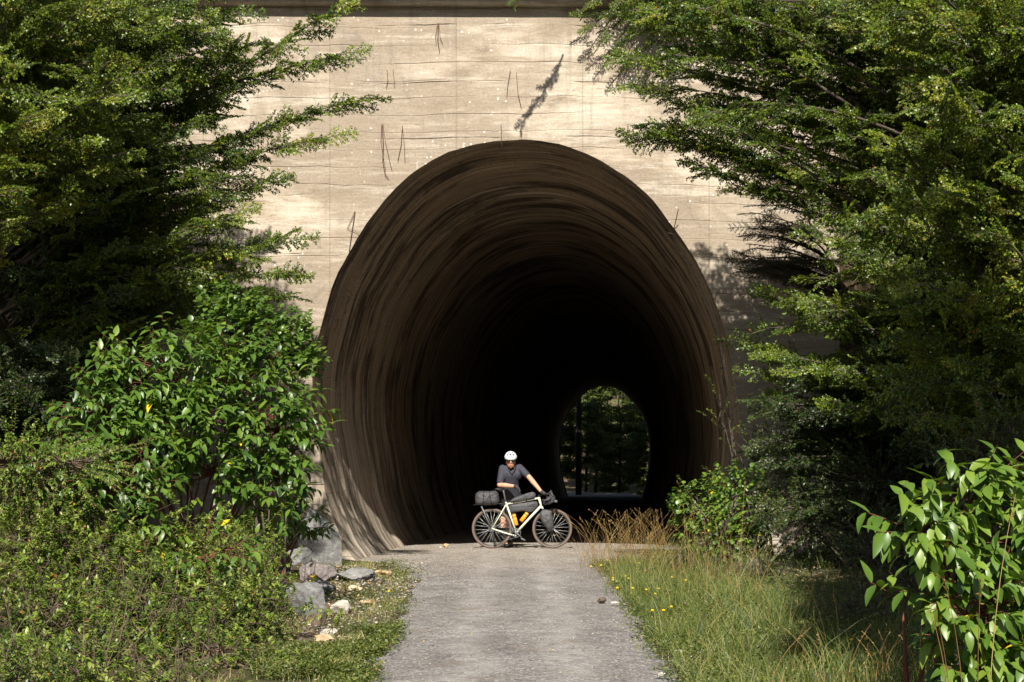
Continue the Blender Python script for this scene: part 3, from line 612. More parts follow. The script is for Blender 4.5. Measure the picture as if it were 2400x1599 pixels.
# ------------------------------------------------------------ person
M['skin'] = plain('skin_tone', (.62, .33, .22), .5, nz=.08, scale=20); M['jersey'] = plain('dark_blue_grey_jersey', (.036, .037, .052), .8, nz=.25, scale=18); M['shorts'] = plain('black_shorts', (.013, .013, .015), .6)  # skin keeps one plain base colour
M['helmet'] = plain('white_helmet_shell', (.72, .82, .80), .3, nz=.03); M['hair'] = plain('reddish_beard', (.22, .085, .035), .8, nz=.3); M['glove'] = plain('dark_glove', (.05, .035, .042), .8); M['lens'] = plain('dark_lens', (.01, .01, .012), .12); M['shoe'] = plain('black_shoe', (.02, .02, .02), .6)
man = empty('person', (cz(600, 1403)[0], DB+.42, GB), 'person in white helmet, dark jersey and sunglasses leaning over a touring bicycle', 'person')
def capsules(name, caps, mat, parent, vox=.007, sm=6):
    bm = bmesh.new()
    for (a, b_, ra, rb_) in caps:
        a = Vector(a); b_ = Vector(b_); d = b_-a; L = max(d.length, 1e-5); q = d.to_track_quat('Z', 'Y').to_matrix().to_4x4()
        r = bmesh.ops.create_uvsphere(bm, u_segments=16, v_segments=12, radius=1.)
        for v in r['verts']:
            top = v.co.z > 0; rr = rb_ if top else ra; z = v.co.z*rr+(L if top else 0)
            f = rr; v.co = Vector((v.co.x*f, v.co.y*f, z))
        bmesh.ops.transform(bm, matrix=Matrix.Translation(a)@q, verts=r['verts'])
    me = bpy.data.meshes.new(name+'_tmp'); bm.to_mesh(me); bm.free(); o = bpy.data.objects.new(name+'_tmp', me); COL.objects.link(o)
    m = o.modifiers.new('r', 'REMESH'); m.mode = 'VOXEL'; m.voxel_size = vox; m.use_smooth_shade = True
    s = o.modifiers.new('s', 'SMOOTH'); s.factor = .5; s.iterations = sm
    dg = bpy.context.evaluated_depsgraph_get(); me2 = bpy.data.meshes.new_from_object(o.evaluated_get(dg)); me2.name = name
    bpy.data.objects.remove(o); bpy.data.meshes.remove(me); me2.materials.clear(); me2.materials.append(M[mat])
    return link(name, me2, parent)
def ell(c, r):  # ellipsoid from a few spheres along its long axis in x
    out = []; c = np.array(c)
    k = 5; e = max(r[0]-r[2], 0)
    for t in np.linspace(-1, 1, k): out.append((c+np.array([t*e, 0, 0])-np.array([0, 0, .001]), c+np.array([t*e, 0, .001]), r[2], r[2]))
    return out
# joints (leaning forward: head and shoulders nearer than the hips)
hipL, hipR = cz(610, 760, .50), cz(735, 760, .50); neck = cz(660, 330, .27); chin = cz(658, 345, .18)
shR, shL = cz(548, 358, .27), cz(772, 348, .27)
elR, wrR = cz(508, 572, .20), cz(700, 588, .06); elL, wrL = cz(885, 455, .16), cz(1052, 655, -.10)
kn1, an1 = cz(548, 1035, .40), cz(590, 1320, .44); kn2, an2 = cz(610, 1020, .52), cz(650, 1320, .50)
head = cz(656, 262, .20)
def fingers(palm, d, side, nrm, curl, sc=1.):
    """five fingers: d = along the palm, side = across, nrm = the direction they curl to"""
    out = []; d, side, nrm = map(norm, (d, side, nrm))
    for k, (o, L) in enumerate(((-.030, .068), (-.010, .076), (.010, .072), (.029, .058))):
        b0 = palm+d*.045+side*o; a1 = curl; p1 = b0+(d*math.cos(a1)+nrm*math.sin(a1))*L*.45; p2 = p1+(d*math.cos(a1*2.1)+nrm*math.sin(a1*2.1))*L*.32; p3 = p2+(d*math.cos(a1*3)+nrm*math.sin(a1*3))*L*.25
        out += [(b0, p1, .0098, .009), (p1, p2, .009, .0082), (p2, p3, .0082, .007)]
    b0 = palm-d*.02-side*.032; p1 = b0+norm(d*.6-side*.8+nrm*.3)*.035; p2 = p1+norm(d*.9-side*.2+nrm*.5)*.030
    out += [(b0, p1, .0125, .011), (p1, p2, .011, .009)]
    for o in (-.025, -.008, .009, .025): out.append((palm-d*.035+side*o*.7, palm+d*.045+side*o, .014, .012))
    return out
dR = norm(cz(760, 600, .03)-wrR); pR = wrR+dR*.05; hR = fingers(pR, norm(dR+np.array([.0, 0, -.5])), np.array([0, 1., 0]), np.array([-.3, 0, -1.]), .45)
dL = norm(wrL-elL); pL = cz(1090, 680, -.14); hL = fingers(pL, np.array([.8, -.1, -.35]), np.array([0, -1., 0]), np.array([-.1, .0, -1.]), .75)
caps = [(cz(658, 300, .24), neck+np.array([0, .03, -.03]), .055, .062)]
caps += [((hipL+hipR)/2, cz(655, 600, .40), .15, .135), (cz(655, 600, .40), cz(660, 440, .30), .135, .135)] + [(cz(600, 435, .30), cz(720, 435, .30), .11, .11), (hipL, hipR, .12, .12), (shR+(.05, 0, -.02), shL+(-.05, 0, -.02), .062, .062)]
caps += [(shR, elR, .056, .045), (elR, elR+(wrR-elR)*.35, .045, .046), (elR+(wrR-elR)*.35, wrR, .046, .029), (wrR, pR, .029, .030), (shL, elL, .056, .045), (elL, elL+(wrL-elL)*.35, .045, .046), (elL+(wrL-elL)*.35, wrL, .046, .029), (wrL, pL, .029, .030)]
caps += [(hipL, kn1, .092, .062), (kn1, kn1+(an1-kn1)*.35, .058, .060), (kn1+(an1-kn1)*.35, an1, .060, .038), (hipR, kn2, .092, .062), (kn2, kn2+(an2-kn2)*.35, .058, .060), (kn2+(an2-kn2)*.35, an2, .060, .038)]
for an in (an1, an2): caps += [(an+(0, .03, -.05), an+(.02, -.15, -.075), .04, .034)]
# head: skull, jaw, nose, ears, brow
hd = head
caps += [(hd+(0, .03, .045), hd+(0, -.005, .045), .082, .080), (hd+(0, .0, -.02), hd+(0, -.03, -.055), .066, .048), (hd+(0, -.03, -.05), hd+(0, -.045, -.085), .045, .030), (hd+(-.03, -.055, .0), hd+(.03, -.055, .0), .024, .024),
         (hd+(0, -.082, .012), hd+(0, -.102, -.018), .009, .012), (hd+(-.078, .01, .0), hd+(-.078, .012, -.025), .012, .010), (hd+(.078, .01, .0), hd+(.078, .012, -.025), .012, .010), (hd+(-.035, -.068, .03), hd+(.035, -.068, .03), .014, .014), (hd+(-.016, -.080, -.046), hd+(.016, -.080, -.046), .006, .006)]
body = capsules('body', caps + hR + hL, 'skin', man, .0065, 5)
def mid(a, b_, t): return np.asarray(a)*(1-t)+np.asarray(b_)*t
G = .012
jc = [((hipL+hipR)/2+(0, -.01, .05), cz(655, 600, .40), .15+G, .135+G), (cz(655, 600, .40), cz(660, 440, .30), .135+G, .135+G), (cz(600, 430, .30), cz(720, 430, .30), .11+G, .11+G), (shR+(.05, 0, -.02), shL+(-.05, 0, -.02), .062+G, .062+G),
      (shR, mid(shR, elR, .78), .056+G+.004, .052+G), (shL, mid(shL, elL, .85), .056+G+.004, .050+G), (cz(620, 345, .27), cz(640, 320, .28), .06, .05), (cz(700, 345, .27), cz(680, 320, .28), .06, .05)]
capsules('jersey', jc, 'jersey', man, .008, 7)
mb = MB(); nk = cz(668, 420, .158); 
tube(mb, [cz(618, 318, .2), cz(636, 380, .165), cz(668, 440, .148)], [.013, .011, .008], 6); tube(mb, [cz(724, 318, .2), cz(704, 380, .165), cz(672, 440, .148)], [.013, .011, .008], 6); mb.build('collar', M['shorts'], man, True)
mb = MB(); tube(mb, [cz(668, 440, .145), cz(664, 520, .20), cz(660, 600, .255)], .004, 5); mb.build('zip', M['shorts'], man)
sc_ = [((hipL+hipR)/2+(0, 0, -.01), (hipL+hipR)/2+(0, 0, .04), .15+G, .15+G), (hipL, hipR, .12+G, .12+G), (hipL, mid(hipL, kn1, .78), .092+G, .070+G), (hipR, mid(hipR, kn2, .9), .092+G, .068+G)]
capsules('shorts', sc_, 'shorts', man, .008, 6)
for a, k in ((an1, kn1), (an2, kn2)):
    capsules('sock', [(mid(k, a, .42), mid(k, a, .6), .064, .056), (mid(k, a, .6), a, .056, .043)], 'shoe', man, .008, 3)
    capsules('shoe', [(a+(0, .04, -.055), a+(.02, -.17, -.085), .047, .037), (a, a+(0, .02, -.05), .045, .048)], 'shoe', man, .008, 3)
capsules('glove', [(c[0], c[1], c[2]+.003, c[3]+.003) for c in hR]+[(mid(wrR, pR, .3), pR, .034, .033)]+[(c[0], c[1], c[2]+.003, c[3]+.003) for c in hR[:12:3]], 'glove', man, .0055, 2)
capsules('glove', [(c[0], c[1], c[2]+.003, c[3]+.003) for c in hL]+[(mid(wrL, pL, .3), pL, .034, .033)]+[(c[0], c[1], c[2]+.003, c[3]+.003) for c in hL[:12:3]], 'glove', man, .0055, 2)
capsules('beard', [(hd+(-.062, -.015, -.04), hd+(-.035, -.052, -.080), .010, .018), (hd+(.062, -.015, -.04), hd+(.035, -.052, -.080), .010, .018), (hd+(-.032, -.048, -.085), hd+(.032, -.048, -.085), .026, .026), (hd+(0, -.058, -.085), hd+(0, -.068, -.105), .030, .024), (hd+(-.026, -.080, -.034), hd+(.026, -.080, -.034), .0075, .0075)], 'hair', man, .005, 3)
mb = MB()
for s in (-1, 1): tube(mb, [hd+(s*.034, -.096, .012), hd+(s*.036, -.080, .012)], [.022, .026], 14); tube(mb, [hd+(s*.058, -.085, .014), hd+(s*.082, .0, .010)], .003, 5)
tube(mb, [hd+(-.02, -.094, .018), hd+(.02, -.094, .018)], .004, 5); mb.build('sunglasses', M['lens'], man, True)
# helmet: ribbed shell with vents
hm = cz(655, 178, .215); hv = []; nu, nv_ = 48, 20; mbh = MB(); mbv = MB()
for i in range(nv_+1):
    t = i/nv_*math.pi*.56
    for j in range(nu):
        a = j/nu*2*math.pi; rx, ry, rz = .108, .140, .112
        x = math.sin(t)*math.cos(a); y = math.sin(t)*math.sin(a); z = math.cos(t)
        g = 1+.045*abs(math.sin(x*11))*(z > .05)-.0*z
        hv.append(hm+np.array([x*rx*g, y*ry*g+.01, z*rz*g-.045-.02*(-y)*math.sin(t)]))
f = [(i*nu+j, (i+1)*nu+j, (i+1)*nu+(j+1) % nu, i*nu+(j+1) % nu) for i in range(nv_) for j in range(nu)]
mbh.add(hv, f); hel = mbh.build('helmet', M['helmet'], man, True)
so_ = hel.modifiers.new('thick', 'SOLIDIFY'); so_.thickness = .02; so_.offset = -1
for (dx, dz, w_, h_) in ((-.052, .008, .013, .015), (0, .010, .016, .019), (.052, .008, .013, .015), (-.026, .048, .010, .008), (.026, .048, .010, .008)):
    mb = MB(); yy_ = -math.sqrt(max(0, 1-(dx/.11)**2-((dz+.045)/.115)**2))*.15
    cc = hm+np.array([dx, yy_+.022, dz-.002]); a = np.linspace(0, 2*math.pi, 14, endpoint=False)
    v = np.concatenate([np.column_stack([cc[0]+w_*np.cos(a), np.full(14, cc[1]-.018), cc[2]+h_*np.sin(a)]), np.column_stack([cc[0]+w_*np.cos(a), np.full(14, cc[1]+.03), cc[2]+h_*np.sin(a)])])
    k = np.arange(14); mb.add(v, np.stack([k, (k+1) % 14, (k+1) % 14+14, k+14], 1)); mb.v.append(np.zeros((0, 3))); mb.a.append(np.zeros(0)); mb.f.append((np.array([k[::-1]]), 0)); mb.build('vent', M['shorts'], hel, True)
mb = MB(); tube(mb, [hm+np.array([s*.085, -.10+.07*abs(s)**3, -.055]) for s in np.linspace(-1, 1, 12)], .006, 6); mb.build('helmet_rim', M['shorts'], hel, True)
for s in (-1, 1):
    mb = MB(); tube(mb, [hd+(s*.088, -.01, .03), hd+(s*.075, -.015, -.04), hd+(s*.03, -.035, -.10)], .004, 5); mb.build('strap', M['shorts'], hel)
#==PART3==
# ------------------------------------------------------------ vegetation kit
def quads(c, d, nrm, L, Wd, fold=.15):
    """small leaves: four-cornered, folded slightly; c,d,nrm (K,3); L,Wd (K,)"""
    d = norm(d); s = norm(np.cross(nrm, d)); nn = np.cross(d, s); L = L[:, None]; Wd = Wd[:, None]
    return np.stack([c, c+d*L*.45+s*Wd*.5+nn*Wd*fold, c+d*L-nn*L*.05, c+d*L*.5-s*Wd*.5+nn*Wd*fold], 1)
def spray(seed, leaf=.021, nside=10, flatness=.85, wid=.66):
    """a flat fan of twigs about one metre long (scaled later) with small leaves; returns leaf quads and twig ribbons"""
    r = np.random.default_rng(seed); C, D, Nn, tw = [], [], [], []
    ax = np.array([[x, .05*math.sin(x*3+seed), -.10*x*x] for x in np.linspace(0, 1, 9)])
    def along(P, step, lf):
        L = np.concatenate(([0], np.cumsum(np.linalg.norm(np.diff(P, axis=0), axis=1)))); s = np.arange(step*.6, L[-1], step); k = 0
        for q in s:
            p = np.array([np.interp(q, L, P[:, i]) for i in range(3)]); t = norm(np.array([np.interp(min(q+.02, L[-1]), L, P[:, i]) for i in range(3)])-p+1e-6)
            for _ in range(2):
                sd = 1 if k % 2 else -1; k += 1; a = sd*r.uniform(.5, 1.25); dd = np.array([t[0]*math.cos(a)-t[1]*math.sin(a), t[0]*math.sin(a)+t[1]*math.cos(a), t[2]+r.normal(0, .3)])
                C.append(p+r.normal(0, .006, 3)); D.append(dd); Nn.append(norm(np.array([r.normal(0, flatness), r.normal(0, flatness), 1.])))
    tw.append(ax); along(ax[3:], .03, leaf)
    for k in range(nside):
        x = .08+.86*k/nside; b0 = np.array([np.interp(x, ax[:, 0], ax[:, i]) for i in range(3)]); sd = 1 if k % 2 else -1
        L = r.uniform(.75, 1.1)*.42*(1-x*.62); a = sd*r.uniform(.6, 1.0); P = np.array([b0+np.array([math.cos(a)*q, math.sin(a)*q, -.15*q+.05*math.sin(q*9+k)])*L for q in np.linspace(0, 1, 5)])
        tw.append(P); along(P, .027, leaf)
    C, D, Nn = map(np.array, (C, D, Nn)); n = len(C); l = leaf*r.uniform(.75, 1.3, n)
    return C, D, Nn, l, l*wid, tw
def frames(d, up, roll=None):
    x = norm(d); y = norm(np.cross(up, x)); z = np.cross(x, y)
    if roll is not None:
        c, s = np.cos(roll)[:, None], np.sin(roll)[:, None]; y, z = y*c+z*s, z*c-y*s
    return np.stack([x, y, z], 2)     # (N,3,3): columns are the axes
def place_sprays(leafmb, twigmb, pos, dirs, ups, scl, tmpl, leafscale=1., v0=.5, vs=.25, wood=True):
    nT = len(tmpl); idx = rng.integers(0, nT, len(pos)); Rm = frames(dirs, ups, rng.normal(0, .8, len(pos)))
    for k in range(nT):
        m = idx == k
        if not m.any(): continue
        C, D, Nn, l, wd, tw = tmpl[k]; Rk = Rm[m]; s = scl[m][:, None, None]; n = m.sum()
        c = np.einsum('nij,kj->nki', Rk, C)*s+pos[m][:, None]; d = np.einsum('nij,kj->nki', Rk, D); nn = np.einsum('nij,kj->nki', Rk, Nn)
        K = len(C); keep = rng.random((n, K)) < .93
        q = quads(c[keep], d[keep], nn[keep], np.broadcast_to(l, (n, K))[keep]*leafscale, np.broadcast_to(wd, (n, K))[keep]*leafscale)
        a = np.clip(np.broadcast_to((v0+rng.normal(0, vs*.5, n))[:, None], (n, K))[keep]+rng.normal(0, vs*.55, keep.sum()), 0, .975); odd = rng.random(len(a)) < .004; a[odd] = 1
        leafmb.add(q.reshape(-1, 3), np.arange(len(q)*4).reshape(-1, 4), np.repeat(a, 4))
        if wood:
            for P in tw:
                p = np.einsum('nij,kj->nki', Rk, P)*s+pos[m][:, None]; g = len(P); wv = np.linspace(.006, .002, g)[None, :, None] if P is tw[0] else np.linspace(.003, .0015, g)[None, :, None]
                sd = np.array([0, .3, 1.]); v = np.stack([p-sd*wv, p+sd*wv], 2).reshape(n, -1, 3)
                f = np.array([(2*i, 2*i+1, 2*i+3, 2*i+2) for i in range(g-1)]); F_ = (f[None]+(np.arange(n)*2*g)[:, None, None]).reshape(-1, 4); twigmb.add(v.reshape(-1, 3), F_)
BE = [spray(s, .030) for s in range(6)]; FI = [spray(s+20, .020, 9, .7, .5) for s in range(4)]
def in_poly(x, y, poly):
    c = False; j = len(poly)-1
    for i in range(len(poly)):
        xi, yi = poly[i]; xj, yj = poly[j]
        if (yi > y) != (yj > y) and x < (xj-xi)*(y-yi)/(yj-yi)+xi: c = not c
        j = i
    return c
def tips_in(poly, n, d0, d1):
    P = np.array(poly); out = []
    while len(out) < n:
        x, y = rng.uniform(P[:, 0].min(), P[:, 0].max()), rng.uniform(P[:, 1].min(), P[:, 1].max())
        if in_poly(x, y, poly) and not (1480 < x < 1950 and y > 120 and y < 600 and rng.random() < (.3 if y < 330 else .6)):
            out.append(W(x, y, rng.uniform(d0, d1)))
    return out
def beech(name, label, trunk, tips, mat='beech', tmpl=None, per=9, sc=(.35, .62), leafscale=1., v0=.5, vs=.3, cat='tree', group=None, tr=.13, start=.3, long_tips=(), side=None, wood='bark', reach=None):
    """trunk: list of points; tips: branch ends in the crown; every branch leaves the trunk and carries sprays on its outer part"""
    tmpl = tmpl or BE; trunk = np.array(trunk, float); root = empty(name, trunk[0], label, cat, group)
    wd = MB(); lf = MB(); k = 12; L = np.concatenate(([0], np.cumsum(np.linalg.norm(np.diff(trunk, axis=0), axis=1)))); s = np.linspace(0, L[-1], k)
    T = np.stack([np.interp(s, L, trunk[:, i]) for i in range(3)], 1); T[1:-1] += rng.normal(0, .05, (k-2, 3))
    tube(wd, T, np.linspace(tr, tr*.25, k), 9)
    pos, dr = [], []
    for ti, tip in enumerate(list(tips)+list(long_tips)):
        tip = np.asarray(tip, float); h = math.hypot(*(tip[:2]-np.array([np.interp(tip[2], T[:, 2], T[:, i]) for i in (0, 1)])))
        z0 = np.clip(tip[2]-h*rng.uniform(.1, .55), T[0, 2]+.3, T[-1, 2]); b0 = np.array([np.interp(z0, T[:, 2], T[:, i]) for i in range(3)])
        if reach: 
            v = b0-tip; dd = np.linalg.norm(v)
            b0 = tip+v*min(1, reach/dd) if dd > reach and rng.random() < .0 else b0
        md = (b0+tip)/2+np.array([0, 0, .12*h])+rng.normal(0, .08*h+.02, 3)*np.array([1, 1, .5]); P = bez(b0, md, tip, 12); lb = np.linalg.norm(tip-b0)
        tube(wd, P, np.linspace(min(.011+.007*lb, .045), .004, 12), 5, cap=False)
        is_long = ti >= len(tips); n = int((per if not is_long else per*1.5)*max(.6, min(lb/2.2, 1.8)))
        st = max(start, 1-2.6/max(lb, .1))
        for q in range(n):
            u = st+(1-st)*(q+rng.random())/n; p = np.array([np.interp(u, np.linspace(0, 1, 12), P[:, i]) for i in range(3)]); t = norm(P[min(11, int(u*11)+1)]-P[int(u*11)] if int(u*11) < 11 else P[11]-P[10])
            sd = 1 if q % 2 else -1; a = sd*rng.uniform(.3, 1.0)*(1-.6*u*(q == n-1)); d = np.array([t[0]*math.cos(a)-t[1]*math.sin(a), t[0]*math.sin(a)+t[1]*math.cos(a), t[2]*.8-.06+rng.normal(0, .12)])
            pos.append(p-d*.08); dr.append(d)
    pos = np.array(pos); dr = norm(np.array(dr)); n = len(pos)
    ups = norm(np.column_stack([rng.normal(0, .3, n), -.75+rng.normal(0, .4, n), np.ones(n)]))
    place_sprays(lf, wd, pos, dr, ups, rng.uniform(*sc, n), tmpl, leafscale, v0, vs)
    wd.build('trunk', M[wood], root, True); lf.build('crown', M[mat], root); return root
# broad leaves: ovate, folded on the midrib, drooping
def broad_template(L=.13, Wd=.055, droop=.5, fold=.22, rnd=False):
    us = np.array([0, .12, .35, .62, .85, 1.]); ws = np.array([.04, .55, 1., .8, .38, .0]) if not rnd else np.array([.05, .7, 1, .98, .6, .05])
    v = []
    for u, w_ in zip(us, ws):
        a = droop*u; x = L*(math.sin(a)/max(droop, 1e-3)); z = -L*(1-math.cos(a))/max(droop, 1e-3)
        for sd in (-1, 0, 1): v.append((x, sd*w_*Wd/2, z+abs(sd)*fold*w_*Wd/2))
    f = [(i*3+j, i*3+j+1, (i+1)*3+j+1, (i+1)*3+j) for i in range(len(us)-1) for j in (0, 1)]
    return np.array(v), np.array(f)
def shoots(leafmb, twigmb, pos, dirs, L, nl, tmpls, lscale=(.8, 1.15), v0=.45, vs=.3, tw=.0035, droop=.35, opp=True, yellow=.012):
    for p, d, l in zip(pos, dirs, L):
        d = norm(d); p = np.asarray(p); P = np.array([p+d*l*q+np.array([0, 0, -.12*l*q*q]) for q in np.linspace(0, 1, 5)])
        tube(twigmb, P, np.linspace(tw, tw*.5, 5), 4, cap=False); ref = norm(np.cross(d, (0, 0, 1.))+1e-4); vv = v0+rng.normal(0, vs*.4)
        for k in range(nl):
            u = .12+.88*(k+.5)/nl; q = np.array([np.interp(u, np.linspace(0, 1, 5), P[:, i]) for i in range(3)]); a = k*(math.pi if opp else 2.4)+(.9*(k//2))+rng.normal(0, .3)
            c, s = math.cos(a), math.sin(a); o = ref*c+np.cross(d, ref)*s; ld = norm(o*.9+d*(.35+.5*u)+np.array([0, 0, -droop])+rng.normal(0, .15, 3))
            up = np.array([rng.normal(0, .25), -.15+rng.normal(0, .25), 1.]); Rm = frames(ld[None], up[None])[0]; V_, F_ = tmpls[rng.integers(len(tmpls))]
            v = (V_*rng.uniform(*lscale))@Rm.T+q; al = 1. if rng.random() < yellow else float(np.clip(vv+rng.normal(0, vs*.5), 0, .93)); leafmb.add(v, F_, al)
LA = [broad_template(.135, .060, .3), broad_template(.12, .056, .7), broad_template(.145, .058, .9, .3), broad_template(.11, .05, .5)]
RO = [broad_template(.075, .06, .3, .2, True), broad_template(.065, .055, .6, .25, True)]
SM = [broad_template(.032, .015, .3), broad_template(.026, .013, .6)]
def bush(name, label, base, blobs, nshoot, L=(.25, .5), nl=9, tmpl=None, mat='laurel', cat='shrub', twig='redtwig', group=None, v0=.45, vs=.3, ls=(.8, 1.15), droop=.35, stems=5, clus=0, bare=.8, up=.35, tw=.0035, yellow=.012, opp=True, inner=.45, stemr=.018):
    root = empty(name, base, label, cat, group); lf = MB(); wd = MB(); base = np.asarray(base, float); wts = np.array([b[1][0]*b[1][2] for b in blobs]); wts = wts/wts.sum(); pos, dr = [], []
    cl = []
    for _ in range(clus):
        c, r = blobs[rng.choice(len(blobs), p=wts)]; v = norm(rng.normal(0, 1, 3)); v[1] = -abs(v[1]) if rng.random() < .75 else v[1]; cl.append((np.asarray(c)+v*np.asarray(r)*rng.uniform(.55, 1.05), rng.uniform(.10, .24), rng.uniform(-.25, .25), norm(rng.normal(0, .45, 3)+(0, 0, .9))))
    if clus:
        for cc, rr_, dv, ax_ in cl:
            m = max(3, int(nshoot/clus*rng.uniform(.5, 1.5))); pp2 = cc+rng.normal(0, 1, (m, 3))*rr_*np.array([1, .8, .8])-ax_*.15; d2 = norm(ax_+rng.normal(0, .35, (m, 3)))
            shoots(lf, wd, pp2, d2, rng.uniform(*L, m), nl, tmpl, ls, v0+dv, vs, tw, droop, opp, yellow)
            tube(wd, bez(base+rng.normal(0, .12, 3)*np.array([1, 1, 0]), (base+cc)/2+rng.normal(0, .1, 3), cc, 8), np.linspace(.008, .003, 8), 5, cap=False); pos += list(pp2)
            for q in pp2: tube(wd, [cc, (cc+q)/2+rng.normal(0, .01, 3), q], [.0028, .0024, .002], 3, cap=False)
        for _ in range(int(clus*bare)):      # bare brown twigs
            b0 = cl[rng.integers(len(cl))][0]*(.6)+base*.4; dv = norm(rng.normal(0, .7, 3)+(0, -.5, .6))*rng.uniform(.5, 1.4); tube(wd, bez(base+np.array([rng.normal(0, .05), rng.normal(0, .05), 0]), b0+rng.normal(0, .07, 3), b0+dv*.55, 9), np.linspace(.007, .0015, 9), 4, cap=False)
        nshoot = 0
    for _ in range(nshoot):
        c, r = blobs[rng.choice(len(blobs), p=wts)]; v = norm(rng.normal(0, 1, 3)); 
        if v[1] > .3: v[1] *= -1
        q = rng.uniform(inner, 1)**.6; p = np.asarray(c)+v*np.asarray(r)*q; pos.append(p); dr.append(norm(v*np.array([1, 1, .7])+np.array([0, -.15, up])))
    if nshoot: shoots(lf, wd, pos, dr, rng.uniform(*L, nshoot), nl, tmpl or LA, ls, v0, vs, tw, droop, opp, yellow)
    for b in range(stems+2*len(blobs)):
        c, r = blobs[b % len(blobs)]; e = np.asarray(c)+norm(rng.normal(0, 1, 3))*np.asarray(r)*(.6 if b >= len(blobs) else .05); b0 = base+np.array([rng.normal(0, .08), rng.normal(0, .06), 0]); tube(wd, bez(b0, (b0+e)/2+np.array([0, 0, .15])+rng.normal(0, .06, 3), e, 9), np.linspace(stemr, stemr*.3, 9), 6, cap=False)
    for p in ([] if clus else pos):
        c, r = min(blobs, key=lambda b: np.linalg.norm(np.asarray(b[0])-p)); c = np.asarray(c); tube(wd, bez(c, (c+p)/2+rng.normal(0, .04, 3), p, 5), [.007, .006, .005, .004, .003], 4, cap=False)
    wd.build('stems', M[twig], root, True); lf.build('foliage', M[mat], root); return root
def G3(px, py, d, dz=0): p = W(px, py, d); p[2] = ground_z(p[0], p[1])+dz; return p
def blob(px, py, d, rx, ry, rd=None): s = d/FPX; return (W(px, py, d), (rx*s, rd or max(rx, ry)*s*.8, ry*s))
# ------------------------------------------------------------ left side trees
pL1 = [(-60,-60),(560,-60),(520,60),(560,140),(520,230),(560,330),(600,420),(560,520),(590,620),(600,700),(470,760),(330,770),(200,700),(200,420),(0,470),(-60,450)]
beech('beech_tree', 'tall small leaved beech at the upper left reaching across the headwall with layered sprays', [(-7.2, 26.6, 2.0), (-7.0, 26.4, 5.), (-6.6, 26.2, 8.2), (-6.3, 26, 10.5)],
      tips_in(pL1, 270, 24., 27.2), per=9, long_tips=[W(850, 232, 25.7), W(760, 320, 25.7), W(800, 130, 25.5), W(790, 15, 25.2), W(600, 95, 25.0), W(670, 555, 25.7), W(690, 640, 25.7), W(660, 690, 25.6), W(640, 415, 25.7), W(620, 300, 25.6), W(570, 200, 25.4), W(560, 30, 24.6)])
pL2 = [(-80,-60),(330,-60),(330,120),(300,420),(160,500),(-80,480)]
beech('beech_tree', 'bright green beech filling the top left corner nearest the left frame edge', [(-6.2, 22.6, 2.2), (-6.0, 22.5, 5), (-5.7, 22.3, 9.5)], tips_in(pL2, 100, 20, 23), per=9, v0=.62, vs=.3)
pL4 = [(-80, 830), (160, 800), (210, 960), (120, 1050), (-80, 1060)]
pL3 = [(-80,420),(330,420),(420,620),(380,900),(230,960),(-80,1040)]
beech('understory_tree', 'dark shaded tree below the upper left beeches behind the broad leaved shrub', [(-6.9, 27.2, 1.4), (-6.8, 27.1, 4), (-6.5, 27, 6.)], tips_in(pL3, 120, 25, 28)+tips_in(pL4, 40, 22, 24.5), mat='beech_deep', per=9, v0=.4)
# right side trees
pR1 = [(1560,-60),(1500,40),(1560,150),(1570,260),(1700,320),(1900,300),(1900,420),(1880,520),(1960,620),(1860,700),(1900,800),(1860,860),(1960,960),(2060,1030),(2480,1040),(2480,-60)]
beech('beech_tree', 'broad beech on the right whose layered branches cover the right end of the headwall', [(6.6, 26.6, 1.2), (6.5, 26.4, 4), (6.2, 26.2, 8), (5.9, 26, 10.5)],
      tips_in(pR1, 330, 23.5, 27), per=9, long_tips=[W(1960, 5, 25), W(2030, -10, 25), W(2080, 20, 25), W(2000, 40, 26), W(2110, -20, 24), W(1490, 325, 25.5), W(1530, 300, 25.5), W(1620, 380, 25.5), W(1560, 290, 25.5), W(1740, 395, 25.5), W(1770, 380, 25.5), W(1500, 200, 25.5), W(1470, 130, 25.5), W(1440, 30, 25.5), W(1520, 60, 25.5), W(1790, 770, 25.8), W(1765, 800, 26), W(1790, 880, 26), W(1830, 930, 26), W(1800, 830, 25.5), W(1800, 690, 25.5), W(1750, 440, 25.5), W(1640, 250, 25.5)])
pR2 = [(2050,60),(2150,-80),(2480,-100),(2480,1000),(2150,980),(2050,800),(2100,500)]
beech('beech_tree', 'nearer glossy beech at the right frame edge in front of the broad beech', [(6.0, 21.4, 1.0), (5.9, 21.3, 4), (5.6, 21.2, 8.5)], tips_in(pR2, 180, 18.6, 21.5), per=9, v0=.6, vs=.35)
pR3 = [(1760,880),(1900,860),(2100,960),(2480,960),(2480,1280),(2000,1330),(1820,1300),(1760,1120)]
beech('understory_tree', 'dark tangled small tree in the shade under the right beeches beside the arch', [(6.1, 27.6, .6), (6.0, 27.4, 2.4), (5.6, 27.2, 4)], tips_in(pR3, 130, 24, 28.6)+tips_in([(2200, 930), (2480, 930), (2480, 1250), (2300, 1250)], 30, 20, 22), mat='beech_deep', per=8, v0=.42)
pR4 = [(1735,480),(1830,430),(1890,520),(1860,640),(1740,650),(1710,600)]
beech('juniper_bush', 'dull brown green bush hanging from the cliff right of the arch crown', [(5.4, 29.5, 3.4), (5.0, 29.2, 4.2), (4.4, 29, 5.3)], tips_in(pR4, 44, 28.6, 29.4), tmpl=FI, mat='juniper', per=9, sc=(.22, .42), cat='shrub', tr=.05, leafscale=.9)
pR5 = [(1420,-50),(1720,-50),(1640,60),(1560,90),(1470,60),(1400,20)]
